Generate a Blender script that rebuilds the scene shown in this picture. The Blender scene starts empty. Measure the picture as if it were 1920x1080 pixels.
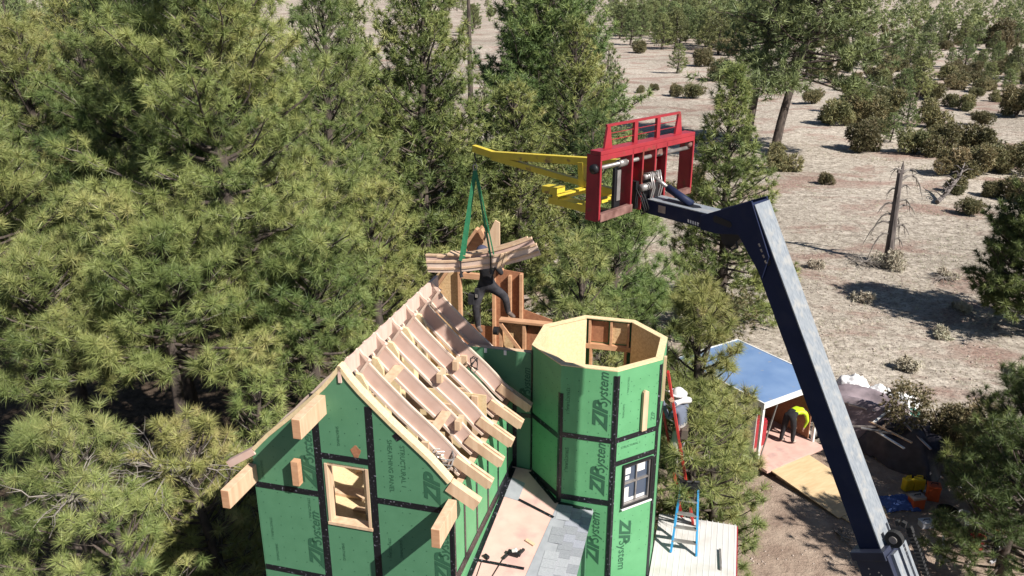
import bpy, bmesh, math, random
import numpy as np
from mathutils import Vector, Matrix

# ------------------------------------------------------------------ camera, sky, sun, exposure
SC = bpy.context.scene
COL = SC.collection
CAMZ = 12.0
cam_d = bpy.data.cameras.new('camera')
cam = bpy.data.objects.new('camera', cam_d); COL.objects.link(cam)
cam_d.sensor_width = 36.0
cam_d.lens = 36.0 * 1550.0 / 1920.0
cam_d.clip_start = 0.1; cam_d.clip_end = 8000
cam.location = (0, 0, CAMZ)
cam.rotation_euler = (math.radians(90 - 20.2), 0, 0)
SC.camera = cam

SUN_AZ = math.radians(46)      # from -Y towards +X
SUN_EL = math.radians(43)
sdir = Vector((math.sin(SUN_AZ) * math.cos(SUN_EL), -math.cos(SUN_AZ) * math.cos(SUN_EL), math.sin(SUN_EL)))
w = bpy.data.worlds.new('World'); SC.world = w; w.use_nodes = True
nt = w.node_tree
sky = nt.nodes.new('ShaderNodeTexSky'); sky.sky_type = 'NISHITA'; sky.sun_disc = False
sky.sun_elevation = SUN_EL
sky.sun_rotation = math.atan2(sdir.x, sdir.y)
sky.altitude = 2000
nt.links.new(sky.outputs[0], nt.nodes['Background'].inputs[0])
nt.nodes['Background'].inputs[1].default_value = 0.052
sl = bpy.data.lights.new('sun', 'SUN'); sl.energy = 5.0; sl.angle = math.radians(0.5); sl.color = (1.0, 0.95, 0.88)
sun = bpy.data.objects.new('sun', sl); COL.objects.link(sun)
sun.rotation_euler = sdir.to_track_quat('Z', 'Y').to_euler()
SC.view_settings.view_transform = 'Standard'; SC.view_settings.look = 'None'
SC.view_settings.exposure = 0.78; SC.view_settings.gamma = 1
SC.render.engine = 'CYCLES'
SC.cycles.max_bounces = 5; SC.cycles.diffuse_bounces = 2; SC.cycles.transmission_bounces = 2; SC.cycles.transparent_max_bounces = 8
SC.cycles.use_denoising = True

# ------------------------------------------------------------------ materials
def _new(name):
    m = bpy.data.materials.new(name); m.use_nodes = True
    n = m.node_tree; b = n.nodes['Principled BSDF']
    return m, n, b
def mat(name, c1, c2=None, scale=6.0, rough=0.7, metal=0.0, bump=0.0, detail=5.0, stretch=(1, 1, 1), dirt=None, dscale=1.2, dlo=0.55, dhi=0.7, spec=0.4):
    m, n, b = _new(name)
    b.inputs['Roughness'].default_value = rough; b.inputs['Metallic'].default_value = metal
    b.inputs['Specular IOR Level'].default_value = spec
    c2 = c2 or tuple(x * 0.8 for x in c1)
    tc = n.nodes.new('ShaderNodeTexCoord'); mp = n.nodes.new('ShaderNodeMapping')
    mp.inputs['Scale'].default_value = stretch
    n.links.new(tc.outputs['Object'], mp.inputs[0])
    no = n.nodes.new('ShaderNodeTexNoise'); no.inputs['Scale'].default_value = scale; no.inputs['Detail'].default_value = detail
    n.links.new(mp.outputs[0], no.inputs['Vector'])
    r = n.nodes.new('ShaderNodeValToRGB'); r.color_ramp.elements[0].position = 0.32; r.color_ramp.elements[1].position = 0.68
    r.color_ramp.elements[0].color = (*c2, 1); r.color_ramp.elements[1].color = (*c1, 1)
    n.links.new(no.outputs[0], r.inputs[0]); out = r.outputs[0]
    if dirt:
        n2 = n.nodes.new('ShaderNodeTexNoise'); n2.inputs['Scale'].default_value = dscale; n2.inputs['Detail'].default_value = 8
        n.links.new(tc.outputs['Object'], n2.inputs['Vector'])
        r2 = n.nodes.new('ShaderNodeMapRange'); r2.inputs['From Min'].default_value = dlo; r2.inputs['From Max'].default_value = dhi
        n.links.new(n2.outputs[0], r2.inputs['Value'])
        mx = n.nodes.new('ShaderNodeMixRGB'); mx.inputs['Color2'].default_value = (*dirt, 1)
        n.links.new(r2.outputs[0], mx.inputs['Fac']); n.links.new(out, mx.inputs['Color1']); out = mx.outputs[0]
    n.links.new(out, b.inputs['Base Color'])
    if bump:
        bp = n.nodes.new('ShaderNodeBump'); bp.inputs['Strength'].default_value = bump; bp.inputs['Distance'].default_value = 0.02
        n.links.new(no.outputs[0], bp.inputs['Height']); n.links.new(bp.outputs[0], b.inputs['Normal'])
    return m

def foliage(name, cols, trans=0.12, rand=0.35):
    m, n, b = _new(name)
    at = n.nodes.new('ShaderNodeAttribute'); at.attribute_name = 'tint'
    r = n.nodes.new('ShaderNodeValToRGB')
    e = r.color_ramp.elements
    e[0].color = (*cols[0], 1); e[1].color = (*cols[-1], 1)
    for i, c in enumerate(cols[1:-1]):
        x = e.new((i + 1) / (len(cols) - 1)); x.color = (*c, 1)
    n.links.new(at.outputs['Fac'], r.inputs[0])
    oi = n.nodes.new('ShaderNodeObjectInfo')
    hs = n.nodes.new('ShaderNodeHueSaturation')
    mr = n.nodes.new('ShaderNodeMapRange'); mr.inputs['To Min'].default_value = 1 - rand; mr.inputs['To Max'].default_value = 1 + rand
    n.links.new(oi.outputs['Random'], mr.inputs['Value']); n.links.new(mr.outputs[0], hs.inputs['Value'])
    m2 = n.nodes.new('ShaderNodeMath'); m2.operation = 'MULTIPLY_ADD'; m2.inputs[1].default_value = -0.045; m2.inputs[2].default_value = 0.52
    m3 = n.nodes.new('ShaderNodeMath'); m3.operation = 'MULTIPLY'; m3.inputs[1].default_value = 7.31
    m4 = n.nodes.new('ShaderNodeMath'); m4.operation = 'FRACT'
    n.links.new(oi.outputs['Random'], m3.inputs[0]); n.links.new(m3.outputs[0], m4.inputs[0]); n.links.new(m4.outputs[0], m2.inputs[0]); n.links.new(m2.outputs[0], hs.inputs['Hue'])
    n.links.new(r.outputs[0], hs.inputs['Color']); n.links.new(hs.outputs[0], b.inputs['Base Color'])
    b.inputs['Roughness'].default_value = 0.5; b.inputs['Specular IOR Level'].default_value = 0.35
    tr = n.nodes.new('ShaderNodeBsdfTranslucent'); n.links.new(hs.outputs[0], tr.inputs[0])
    mx = n.nodes.new('ShaderNodeMixShader'); mx.inputs[0].default_value = trans
    n.links.new(b.outputs[0], mx.inputs[1]); n.links.new(tr.outputs[0], mx.inputs[2])
    n.links.new(mx.outputs[0], n.nodes['Material Output'].inputs[0])
    return m

M = {}
M['needle'] = foliage('pine_needles', [(0.065, 0.105, 0.035), (0.15, 0.20, 0.062), (0.28, 0.315, 0.105), (0.39, 0.365, 0.145)], rand=0.14)
M['needle_far'] = foliage('far_pine_needles', [(0.10, 0.13, 0.055), (0.18, 0.215, 0.085), (0.27, 0.295, 0.12)], rand=0.25)
M['juniper'] = foliage('juniper_leaves', [(0.09, 0.10, 0.045), (0.18, 0.17, 0.08), (0.28, 0.23, 0.12)], rand=0.3)
M['bark'] = mat('bark', (0.11, 0.085, 0.07), (0.035, 0.028, 0.024), scale=9, rough=0.95, bump=0.6, stretch=(1, 1, 0.3))
M['twig'] = mat('grey_twig', (0.28, 0.25, 0.22), (0.12, 0.105, 0.095), scale=4, rough=0.9)
M['deadwood'] = mat('dead_wood', (0.22, 0.19, 0.175), (0.05, 0.042, 0.04), scale=3.5, rough=0.9, bump=0.5, stretch=(1, 1, 0.3))
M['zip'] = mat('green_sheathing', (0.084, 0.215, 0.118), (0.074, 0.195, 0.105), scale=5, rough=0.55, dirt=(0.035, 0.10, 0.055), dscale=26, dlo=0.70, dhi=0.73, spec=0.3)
M['zipb'] = mat('green_sheathing_bright', (0.115, 0.33, 0.155), (0.10, 0.295, 0.135), scale=5, rough=0.5, dirt=(0.035, 0.12, 0.06), dscale=26, dlo=0.70, dhi=0.73, spec=0.3)  # same sheathing in a brighter green, for turret and right side wall
M['ink'] = mat('sheathing_print', (0.028, 0.105, 0.055), rough=0.7, scale=40)
M['lumber'] = mat('framing_lumber', (0.62, 0.45, 0.30), (0.50, 0.33, 0.21), scale=14, rough=0.75, stretch=(1, 1, 0.15), bump=0.1)
M['fir'] = mat('douglas_fir', (0.52, 0.30, 0.17), (0.42, 0.22, 0.12), scale=20, rough=0.75, stretch=(0.2, 0.2, 1), bump=0.1)
M['rafter'] = mat('rafter_wood', (0.66, 0.475, 0.40), (0.56, 0.38, 0.31), scale=16, rough=0.7, stretch=(0.25, 1, 0.25), bump=0.1)
M['rafter_edge'] = mat('rafter_flange', (0.68, 0.54, 0.44), (0.54, 0.40, 0.32), scale=16, rough=0.7, stretch=(0.25, 1, 0.25))
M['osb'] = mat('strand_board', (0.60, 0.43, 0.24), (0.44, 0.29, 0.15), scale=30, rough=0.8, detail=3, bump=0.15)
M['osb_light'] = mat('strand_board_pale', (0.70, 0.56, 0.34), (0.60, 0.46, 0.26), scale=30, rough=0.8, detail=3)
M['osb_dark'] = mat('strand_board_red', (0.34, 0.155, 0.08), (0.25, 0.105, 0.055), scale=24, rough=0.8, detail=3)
M['decking'] = mat('roof_sheathing_rose', (0.60, 0.39, 0.33), (0.52, 0.33, 0.28), scale=4, rough=0.75, dirt=(0.42, 0.28, 0.25), dscale=3)
M['membrane'] = mat('grey_membrane', (0.30, 0.31, 0.33), (0.25, 0.26, 0.28), scale=8, rough=0.7)
M['snag'] = mat('snag_wood', (0.15, 0.125, 0.115), (0.04, 0.034, 0.032), scale=5, rough=.9, bump=.5, stretch=(1.5, 1.5, .3))
M['metalroof'] = mat('pale_metal_roof', (0.58, 0.57, 0.55), (0.52, 0.51, 0.49), scale=3, rough=0.45, dirt=(0.48, 0.45, 0.41), dscale=2, stretch=(6, 0.6, 1))
M['red'] = mat('red_paint', (0.33, 0.026, 0.036), (0.25, 0.02, 0.028), scale=6, rough=0.42, dirt=(0.16, 0.045, 0.03), dscale=5, dlo=0.6, dhi=0.68)
M['yellow'] = mat('yellow_paint', (0.66, 0.52, 0.05), (0.56, 0.42, 0.045), scale=6, rough=0.45, dirt=(0.30, 0.19, 0.06), dscale=6, dlo=0.62, dhi=0.7)
M['navy'] = mat('grey_blue_machine_paint', (0.016, 0.023, 0.058), (0.012, 0.018, 0.046), scale=3, rough=0.5, spec=0.15, dirt=(0.03, 0.034, 0.06), dscale=4, dlo=0.5, dhi=0.8)
M['boomtop'] = mat('worn_sunlit_boom_paint', (0.25, 0.27, 0.29), (0.16, 0.18, 0.205), scale=5, rough=0.45, stretch=(5, 9, 0.6), dirt=(0.31, 0.305, 0.29), dscale=9, dlo=0.5, dhi=0.75)  # sunlit top face of the boom put into a lighter, worn paint
M['navydark'] = mat('dark_blue_steel', (0.03, 0.035, 0.06), rough=0.4)
M['black'] = mat('black_steel', (0.012, 0.012, 0.014), rough=0.5)
M['rubber'] = mat('black_rubber', (0.02, 0.02, 0.02), rough=0.85)
M['steel'] = mat('worn_steel', (0.42, 0.40, 0.38), (0.26, 0.24, 0.23), scale=8, rough=0.4, metal=0.6)
M['rust'] = mat('rusty_steel', (0.24, 0.13, 0.11), (0.11, 0.05, 0.04), scale=9, rough=0.8, bump=0.3)
M['white'] = mat('white_paint', (0.78, 0.77, 0.74), rough=0.5)
M['whitesheet'] = mat('white_plastic_sheet', (0.85, 0.84, 0.83), (0.75, 0.74, 0.74), scale=3, rough=0.4)
M['sky_roof'] = mat('sky_tinted_roof_metal', (0.22, 0.33, 0.53), (0.15, 0.25, 0.45), scale=1.2, rough=0.28, metal=0.2, dirt=(0.3, 0.33, 0.38), dscale=6, dlo=0.66, dhi=0.75)  # sky reflection and sheen put into the roof colour
M['ply'] = mat('plywood', (0.56, 0.42, 0.25), (0.48, 0.34, 0.19), scale=3, rough=0.75, stretch=(1, 5, 1))
M['strap'] = mat('green_webbing', (0.03, 0.20, 0.09), (0.02, 0.13, 0.06), scale=30, rough=0.7)
M['blue'] = mat('blue_fibreglass', (0.04, 0.28, 0.55), rough=0.5)
M['ladder_red'] = mat('red_fibreglass', (0.50, 0.035, 0.03), rough=0.5)
M['purple_tarp'] = mat('faded_purple_tarp', (0.32, 0.26, 0.28), (0.20, 0.165, 0.18), scale=4, rough=0.6, bump=0.4)
M['dark_tarp'] = mat('dark_tarp', (0.05, 0.045, 0.06), (0.02, 0.02, 0.03), scale=4, rough=0.5, bump=0.4)
M['teal'] = mat('teal_plastic', (0.12, 0.42, 0.34), rough=0.5)
M['jug_yellow'] = mat('yellow_plastic', (0.70, 0.50, 0.02), rough=0.45)
M['orange'] = mat('orange_red_plastic', (0.55, 0.10, 0.03), rough=0.5)
M['bluefab'] = mat('blue_fabric', (0.06, 0.11, 0.30), rough=0.8)
M['bucket'] = mat('white_bucket_plastic', (0.66, 0.66, 0.68), rough=0.5)
M['lime'] = mat('lime_plastic', (0.55, 0.75, 0.03), rough=0.5)
M['skin'] = mat('skin', (0.48, 0.28, 0.19), rough=0.55)
M['blackcloth'] = mat('black_cloth', (0.022, 0.021, 0.025), (0.012, 0.012, 0.014), scale=20, rough=0.9)
M['greycloth'] = mat('charcoal_cloth', (0.045, 0.042, 0.048), (0.014, 0.013, 0.016), scale=12, rough=0.9)
M['boot'] = mat('brown_boot_leather', (0.12, 0.09, 0.075), rough=0.7)
M['whitecloth'] = mat('white_cloth', (0.72, 0.70, 0.70), rough=0.9)
M['trouser'] = mat('pale_trousers', (0.42, 0.40, 0.38), rough=.9)
M['greyshirt'] = mat('grey_blue_shirt', (0.13, 0.15, 0.20), rough=0.9)
M['stone'] = mat('pale_stone', (0.45, 0.38, 0.33), (0.30, 0.24, 0.20), scale=4, rough=0.9)
M['grass'] = foliage('dry_grass', [(0.36, 0.31, 0.23), (0.52, 0.47, 0.37), (0.44, 0.43, 0.31)], rand=0.0)
m, n, b = _new('window_glass')
b.inputs['Base Color'].default_value = (0.06, 0.08, 0.12, 1); b.inputs['Roughness'].default_value = 0.04; b.inputs['Specular IOR Level'].default_value = 0.9
M['glass'] = m

# black flashing tape with pale printed marks
m, n, b = _new('seam_tape')
tc = n.nodes.new('ShaderNodeTexCoord'); vo = n.nodes.new('ShaderNodeTexNoise'); vo.inputs['Scale'].default_value = 30; vo.inputs['Detail'].default_value = 2
n.links.new(tc.outputs['Object'], vo.inputs['Vector'])
r = n.nodes.new('ShaderNodeValToRGB'); r.color_ramp.elements[0].position = 0.62; r.color_ramp.elements[1].position = 0.74
r.color_ramp.elements[0].color = (0.008, 0.009, 0.012, 1); r.color_ramp.elements[1].color = (0.20, 0.20, 0.24, 1)
n.links.new(vo.outputs[0], r.inputs[0]); n.links.new(r.outputs[0], b.inputs['Base Color']); b.inputs['Roughness'].default_value = 0.35
M['tape'] = m

# grey architectural shingles : brick pattern of tabs
m, n, b = _new('shingles')
tc = n.nodes.new('ShaderNodeTexCoord'); mp = n.nodes.new('ShaderNodeMapping'); mp.inputs['Rotation'].default_value = (0, 0, math.radians(90))
n.links.new(tc.outputs['Object'], mp.inputs[0])
br = n.nodes.new('ShaderNodeTexBrick'); br.inputs['Scale'].default_value = 1.0
br.inputs['Brick Width'].default_value = 0.17; br.inputs['Row Height'].default_value = 0.06; br.inputs['Mortar Size'].default_value = 0.006
br.inputs['Color1'].default_value = (0.42, 0.43, 0.45, 1); br.inputs['Color2'].default_value = (0.24, 0.25, 0.27, 1); br.inputs['Mortar'].default_value = (0.15, 0.15, 0.16, 1)
br.inputs['Bias'].default_value = 0.1
n.links.new(mp.outputs[0], br.inputs['Vector']); n.links.new(br.outputs[0], b.inputs['Base Color']); b.inputs['Roughness'].default_value = 0.85
M['shingle'] = m

# ground
m, n, b = _new('dry_meadow')
tc = n.nodes.new('ShaderNodeTexCoord')
def noise(s, d=8, rough=0.6, dist=0.0, st=None):
    x = n.nodes.new('ShaderNodeTexNoise'); x.inputs['Scale'].default_value = s; x.inputs['Detail'].default_value = d; x.inputs['Roughness'].default_value = rough
    x.inputs['Distortion'].default_value = dist
    if st:
        mp = n.nodes.new('ShaderNodeMapping'); mp.inputs['Scale'].default_value = st; n.links.new(tc.outputs['Object'], mp.inputs[0]); n.links.new(mp.outputs[0], x.inputs['Vector'])
    else: n.links.new(tc.outputs['Object'], x.inputs['Vector'])
    return x
def ramp(src, a, c, pa, pc):
    r = n.nodes.new('ShaderNodeValToRGB'); r.color_ramp.elements[0].position = pa; r.color_ramp.elements[1].position = pc
    r.color_ramp.elements[0].color = (*a, 1); r.color_ramp.elements[1].color = (*c, 1); n.links.new(src, r.inputs[0]); return r
def mix(f, a, c):
    x = n.nodes.new('ShaderNodeMixRGB'); n.links.new(f, x.inputs[0]); n.links.new(a, x.inputs[1]); n.links.new(c, x.inputs[2]); return x
straw = ramp(noise(2.2, 10, 0.72).outputs[0], (0.26, 0.228, 0.187), (0.61, 0.555, 0.475), 0.36, 0.62)
soil = ramp(noise(5, 8, 0.7).outputs[0], (0.25, 0.16, 0.13), (0.43, 0.33, 0.28), 0.35, 0.65)
pm = ramp(noise(0.16, 9, 0.68, 0.4, (1, 1.5, 1)).outputs[0], (0, 0, 0), (1, 1, 1), 0.50, 0.60)
g1 = mix(pm.outputs[0], straw.outputs[0], soil.outputs[0])
sg = ramp(noise(6.5, 6, 0.75).outputs[0], (1, 1, 1), (0, 0, 0), 0.37, 0.49)
drk = n.nodes.new('ShaderNodeRGB'); drk.outputs[0].default_value = (0.16, 0.13, 0.11, 1)
g2 = mix(sg.outputs[0], g1.outputs[0], drk.outputs[0])
big = ramp(noise(0.045, 5, 0.6).outputs[0], (0.72, 0.70, 0.68), (1.05, 1.03, 1.02), 0.35, 0.62)
g3 = n.nodes.new('ShaderNodeMixRGB'); g3.blend_type = 'MULTIPLY'; g3.inputs[0].default_value = 1
n.links.new(g2.outputs[0], g3.inputs[1]); n.links.new(big.outputs[0], g3.inputs[2])
# trodden soil of the building site, by distance from a point beside the shed
sx = n.nodes.new('ShaderNodeVectorMath'); sx.operation = 'DISTANCE'; sx.inputs[1].default_value = (7.5, 14.0, 0)
n.links.new(tc.outputs['Object'], sx.inputs[0])
nn = noise(0.6, 6, 0.6); ad = n.nodes.new('ShaderNodeMath'); ad.operation = 'MULTIPLY_ADD'; ad.inputs[1].default_value = 7.0
n.links.new(nn.outputs[0], ad.inputs[0]); n.links.new(sx.outputs['Value'], ad.inputs[2])
site = n.nodes.new('ShaderNodeMapRange'); site.inputs['From Min'].default_value = 9.2; site.inputs['From Max'].default_value = 11.0; site.inputs['To Min'].default_value = 1; site.inputs['To Max'].default_value = 0
n.links.new(ad.outputs[0], site.inputs['Value'])
dirt = ramp(noise(1.6, 9, 0.65).outputs[0], (0.25, 0.18, 0.14), (0.42, 0.33, 0.26), 0.33, 0.66)
g4 = mix(site.outputs[0], g3.outputs[0], dirt.outputs[0])
# brown needle litter, darkened to deepen the shade under the left wood
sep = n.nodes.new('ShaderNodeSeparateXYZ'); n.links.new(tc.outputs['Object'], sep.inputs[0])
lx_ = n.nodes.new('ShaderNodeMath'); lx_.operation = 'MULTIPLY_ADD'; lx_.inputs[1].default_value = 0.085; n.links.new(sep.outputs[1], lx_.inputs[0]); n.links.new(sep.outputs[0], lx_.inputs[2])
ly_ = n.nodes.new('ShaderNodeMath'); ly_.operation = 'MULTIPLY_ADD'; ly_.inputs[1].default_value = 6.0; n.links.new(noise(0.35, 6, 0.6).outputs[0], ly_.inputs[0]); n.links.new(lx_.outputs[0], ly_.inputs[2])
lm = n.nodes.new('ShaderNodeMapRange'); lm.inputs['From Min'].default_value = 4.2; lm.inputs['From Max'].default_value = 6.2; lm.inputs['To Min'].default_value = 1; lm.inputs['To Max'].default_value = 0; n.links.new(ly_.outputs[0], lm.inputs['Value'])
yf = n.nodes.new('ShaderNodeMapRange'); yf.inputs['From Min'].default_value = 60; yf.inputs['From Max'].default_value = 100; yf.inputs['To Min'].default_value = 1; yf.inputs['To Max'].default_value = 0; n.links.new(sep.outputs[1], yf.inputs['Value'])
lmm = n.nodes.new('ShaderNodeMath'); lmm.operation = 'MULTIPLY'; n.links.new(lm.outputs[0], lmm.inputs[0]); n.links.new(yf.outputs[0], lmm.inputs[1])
litter_shade = ramp(noise(3.0, 9, 0.7).outputs[0], (0.045, 0.033, 0.025), (0.15, 0.11, 0.08), 0.35, 0.68)
g4 = mix(lmm.outputs[0], g4.outputs[0], litter_shade.outputs[0])
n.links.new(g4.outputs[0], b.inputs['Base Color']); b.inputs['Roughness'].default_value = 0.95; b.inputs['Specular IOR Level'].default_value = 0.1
bp = n.nodes.new('ShaderNodeBump'); bp.inputs['Strength'].default_value = 0.9; bp.inputs['Distance'].default_value = 0.12
n.links.new(noise(4.5, 8, 0.75).outputs[0], bp.inputs['Height']); n.links.new(bp.outputs[0], b.inputs['Normal'])
M['ground'] = m

# ------------------------------------------------------------------ helpers
def tag(o, label=None, cat=None, group=None, kind=None):
    if label: o['label'] = label
    if cat: o['category'] = cat
    if group: o['group'] = group
    if kind: o['kind'] = kind
    return o
def empty(name, loc=(0, 0, 0), rz=0.0, label=None, cat=None, group=None):
    o = bpy.data.objects.new(name, None); COL.objects.link(o)
    o.location = loc; o.rotation_euler = (0, 0, rz); o.empty_display_size = 0.2
    return tag(o, label, cat, group)
def link(name, me, parent=None):
    o = bpy.data.objects.new(name, me); COL.objects.link(o)
    if parent is not None: o.parent = parent
    return o
class MB:
    def __init__(s): s.v = []; s.f = []; s.mi = []; s.cur = 0
    def mat(s, i): s.cur = i; return s
    def add(s, vs, fs):
        b = len(s.v); s.v += [tuple(x) for x in vs]
        s.f += [tuple(b + i for i in f) for f in fs]; s.mi += [s.cur] * len(fs); return s
    def box(s, x0, x1, y0, y1, z0, z1, T=None):
        vs = [Vector((x, y, z)) for x in (x0, x1) for y in (y0, y1) for z in (z0, z1)]
        if T is not None: vs = [T @ q for q in vs]
        return s.add(vs, [(0, 1, 3, 2), (4, 6, 7, 5), (0, 4, 5, 1), (2, 3, 7, 6), (0, 2, 6, 4), (1, 5, 7, 3)])
    def bar(s, a, b, wd, ht, up=(0, 0, 1)):
        a = Vector(a); b = Vector(b); d = (b - a).normalized(); up = Vector(up)
        x = d.cross(up)
        if x.length < 1e-4: x = d.cross(Vector((1, 0, 0)))
        x.normalize(); y = x.cross(d).normalized()
        vs = [p + x * i * wd / 2 + y * j * ht / 2 for p in (a, b) for i in (-1, 1) for j in (-1, 1)]
        return s.add(vs, [(0, 1, 3, 2), (4, 6, 7, 5), (0, 4, 5, 1), (2, 3, 7, 6), (0, 2, 6, 4), (1, 5, 7, 3)])
    def prism(s, poly, o, u, v, wv):
        o = Vector(o); u = Vector(u); v = Vector(v); wv = Vector(wv); k = len(poly)
        A = [o + u * a + v * b for a, b in poly]; vs = A + [p + wv for p in A]
        fs = [tuple(range(k)), tuple(range(2 * k - 1, k - 1, -1))] + [(i, i + k, (i + 1) % k + k, (i + 1) % k) for i in range(k)]
        return s.add(vs, fs)
    def tube(s, pts, rad, n=8, cap=True):
        pts = [Vector(p) for p in pts]; k = len(pts)
        if not isinstance(rad, (list, tuple)): rad = [rad] * k
        base = len(s.v); prev = None
        for i, p in enumerate(pts):
            d = (pts[min(i + 1, k - 1)] - pts[max(i - 1, 0)]).normalized()
            x = d.orthogonal().normalized() if prev is None else (prev - d * prev.dot(d)).normalized()
            prev = x; y = d.cross(x)
            for j in range(n):
                a = 2 * math.pi * j / n; s.v.append(tuple(p + (x * math.cos(a) + y * math.sin(a)) * rad[i]))
        for i in range(k - 1):
            for j in range(n):
                s.f.append((base + i * n + j, base + i * n + (j + 1) % n, base + (i + 1) * n + (j + 1) % n, base + (i + 1) * n + j)); s.mi.append(s.cur)
        if cap:
            s.f.append(tuple(base + j for j in range(n - 1, -1, -1))); s.mi.append(s.cur)
            s.f.append(tuple(base + (k - 1) * n + j for j in range(n))); s.mi.append(s.cur)
        return s
    def build(s, name, mats, parent=None, smooth=False, bevel=0.0):
        me = bpy.data.meshes.new(name); me.from_pydata(s.v, [], s.f)
        mats = mats if isinstance(mats, (list, tuple)) else [mats]
        for m_ in mats: me.materials.append(M[m_] if isinstance(m_, str) else m_)
        me.polygons.foreach_set('material_index', s.mi)
        bm = bmesh.new(); bm.from_mesh(me); bmesh.ops.recalc_face_normals(bm, faces=bm.faces); bm.to_mesh(me); bm.free()
        if smooth: me.polygons.foreach_set('use_smooth', [True] * len(me.polygons))
        o = link(name, me, parent)
        if bevel:
            bv = o.modifiers.new('bevel', 'BEVEL'); bv.width = bevel; bv.segments = 2; bv.limit_method = 'ANGLE'
        return o
def text_mesh(name, s, size, origin, xd, yd, mname, parent, shear=0.0, bold=0.0, sx=1.0):
    cu = bpy.data.curves.new('txt', 'FONT'); cu.body = s; cu.size = size; cu.shear = shear; cu.offset = bold; cu.resolution_u = 3
    t = bpy.data.objects.new('txt', cu); COL.objects.link(t)
    bpy.context.view_layer.update()
    me = bpy.data.meshes.new_from_object(t.evaluated_get(bpy.context.evaluated_depsgraph_get()))
    bpy.data.objects.remove(t); bpy.data.curves.remove(cu)
    xd = Vector(xd).normalized() * sx; yd = Vector(yd).normalized(); zd = xd.normalized().cross(yd)
    T = Matrix(((xd.x, yd.x, zd.x, origin[0]), (xd.y, yd.y, zd.y, origin[1]), (xd.z, yd.z, zd.z, origin[2]), (0, 0, 0, 1)))
    me.transform(T); me.materials.clear(); me.materials.append(M[mname])
    return link(name, me, parent)

def np_mesh(name, verts, faces, mats, tint=None, mi=None, smooth=False):
    """faces : int array (n,k)"""
    me = bpy.data.meshes.new(name); nv = len(verts); nf, k = faces.shape
    me.vertices.add(nv); me.vertices.foreach_set('co', np.ascontiguousarray(verts, dtype=np.float32).ravel())
    me.loops.add(nf * k); me.loops.foreach_set('vertex_index', np.ascontiguousarray(faces, dtype=np.int32).ravel())
    me.polygons.add(nf); me.polygons.foreach_set('loop_start', np.arange(0, nf * k, k, dtype=np.int32))
    try: me.polygons.foreach_set('loop_total', np.full(nf, k, dtype=np.int32))
    except Exception: pass
    if mi is not None: me.polygons.foreach_set('material_index', mi.astype(np.int32))
    if smooth: me.polygons.foreach_set('use_smooth', np.ones(nf, dtype=bool))
    for m_ in mats: me.materials.append(M[m_])
    if tint is not None:
        a = me.attributes.new('tint', 'FLOAT', 'POINT'); a.data.foreach_set('value', tint.astype(np.float32))
    me.update(calc_edges=True); me.validate(); return me

# ------------------------------------------------------------------ ground
def gz(x, y):
    x = np.asarray(x, float); y = np.asarray(y, float)
    d = np.hypot(x, y - 20)
    amp = 0.10 * np.clip((d - 14) / 20, 0, 1)
    return amp * (np.sin(x * 0.31 + 1.3) * np.cos(y * 0.27) + 0.6 * np.sin(x * 0.83 + y * 0.61)) 
def ground():
    a = np.linspace(-1, 1, 221)
    gx = 3200 * np.sign(a) * np.abs(a) ** 3.2 + 60 * a
    gy = 3200 * np.sign(a) * np.abs(a) ** 3.2 + 60 * a + 30
    X, Y = np.meshgrid(gx, gy, indexing='ij')
    Z = gz(X, Y)
    v = np.stack([X, Y, Z], -1).reshape(-1, 3); n_ = len(a)
    i, j = np.meshgrid(np.arange(n_ - 1), np.arange(n_ - 1), indexing='ij')
    f = np.stack([i * n_ + j, (i + 1) * n_ + j, (i + 1) * n_ + j + 1, i * n_ + j + 1], -1).reshape(-1, 4)
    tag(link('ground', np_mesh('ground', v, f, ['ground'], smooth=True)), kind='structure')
ground()

# ------------------------------------------------------------------ trees
def unit(v): return v / (np.linalg.norm(v, axis=-1, keepdims=True) + 1e-9)
def tufts_mesh(P, Dn, R, nn_, wd, rng, spread=0.9, tintbase=None):
    """every tuft a burst of thin needles"""
    T = len(P); N_ = T * nn_
    d = np.repeat(Dn, nn_, 0); p = np.repeat(P, nn_, 0); r = np.repeat(R, nn_)
    rv = unit(rng.normal(size=(N_, 3)))
    v = unit(d * 0.62 + rv * spread)
    back = rng.uniform(0, 0.55, N_)[:, None] * r[:, None] * d
    base = p - back * 0.8
    ln = (r * rng.uniform(0.7, 1.1, N_))[:, None]
    tip = base + v * ln; tip[:, 2] -= (ln[:, 0] * 0.06)
    sd = unit(np.cross(v, unit(rng.normal(size=(N_, 3))))) * wd / 2
    V = np.stack([base + sd, base - sd, tip], 1).reshape(-1, 3)
    F_ = np.arange(N_ * 3).reshape(-1, 3)
    tb = rng.uniform(0, 1, T) if tintbase is None else tintbase
    t = np.repeat(np.clip(tb * 0.8 + 0.1, 0, 1), nn_) + rng.normal(0, 0.08, N_)
    return V, F_, np.repeat(np.clip(t, 0, 1), 3)
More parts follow.
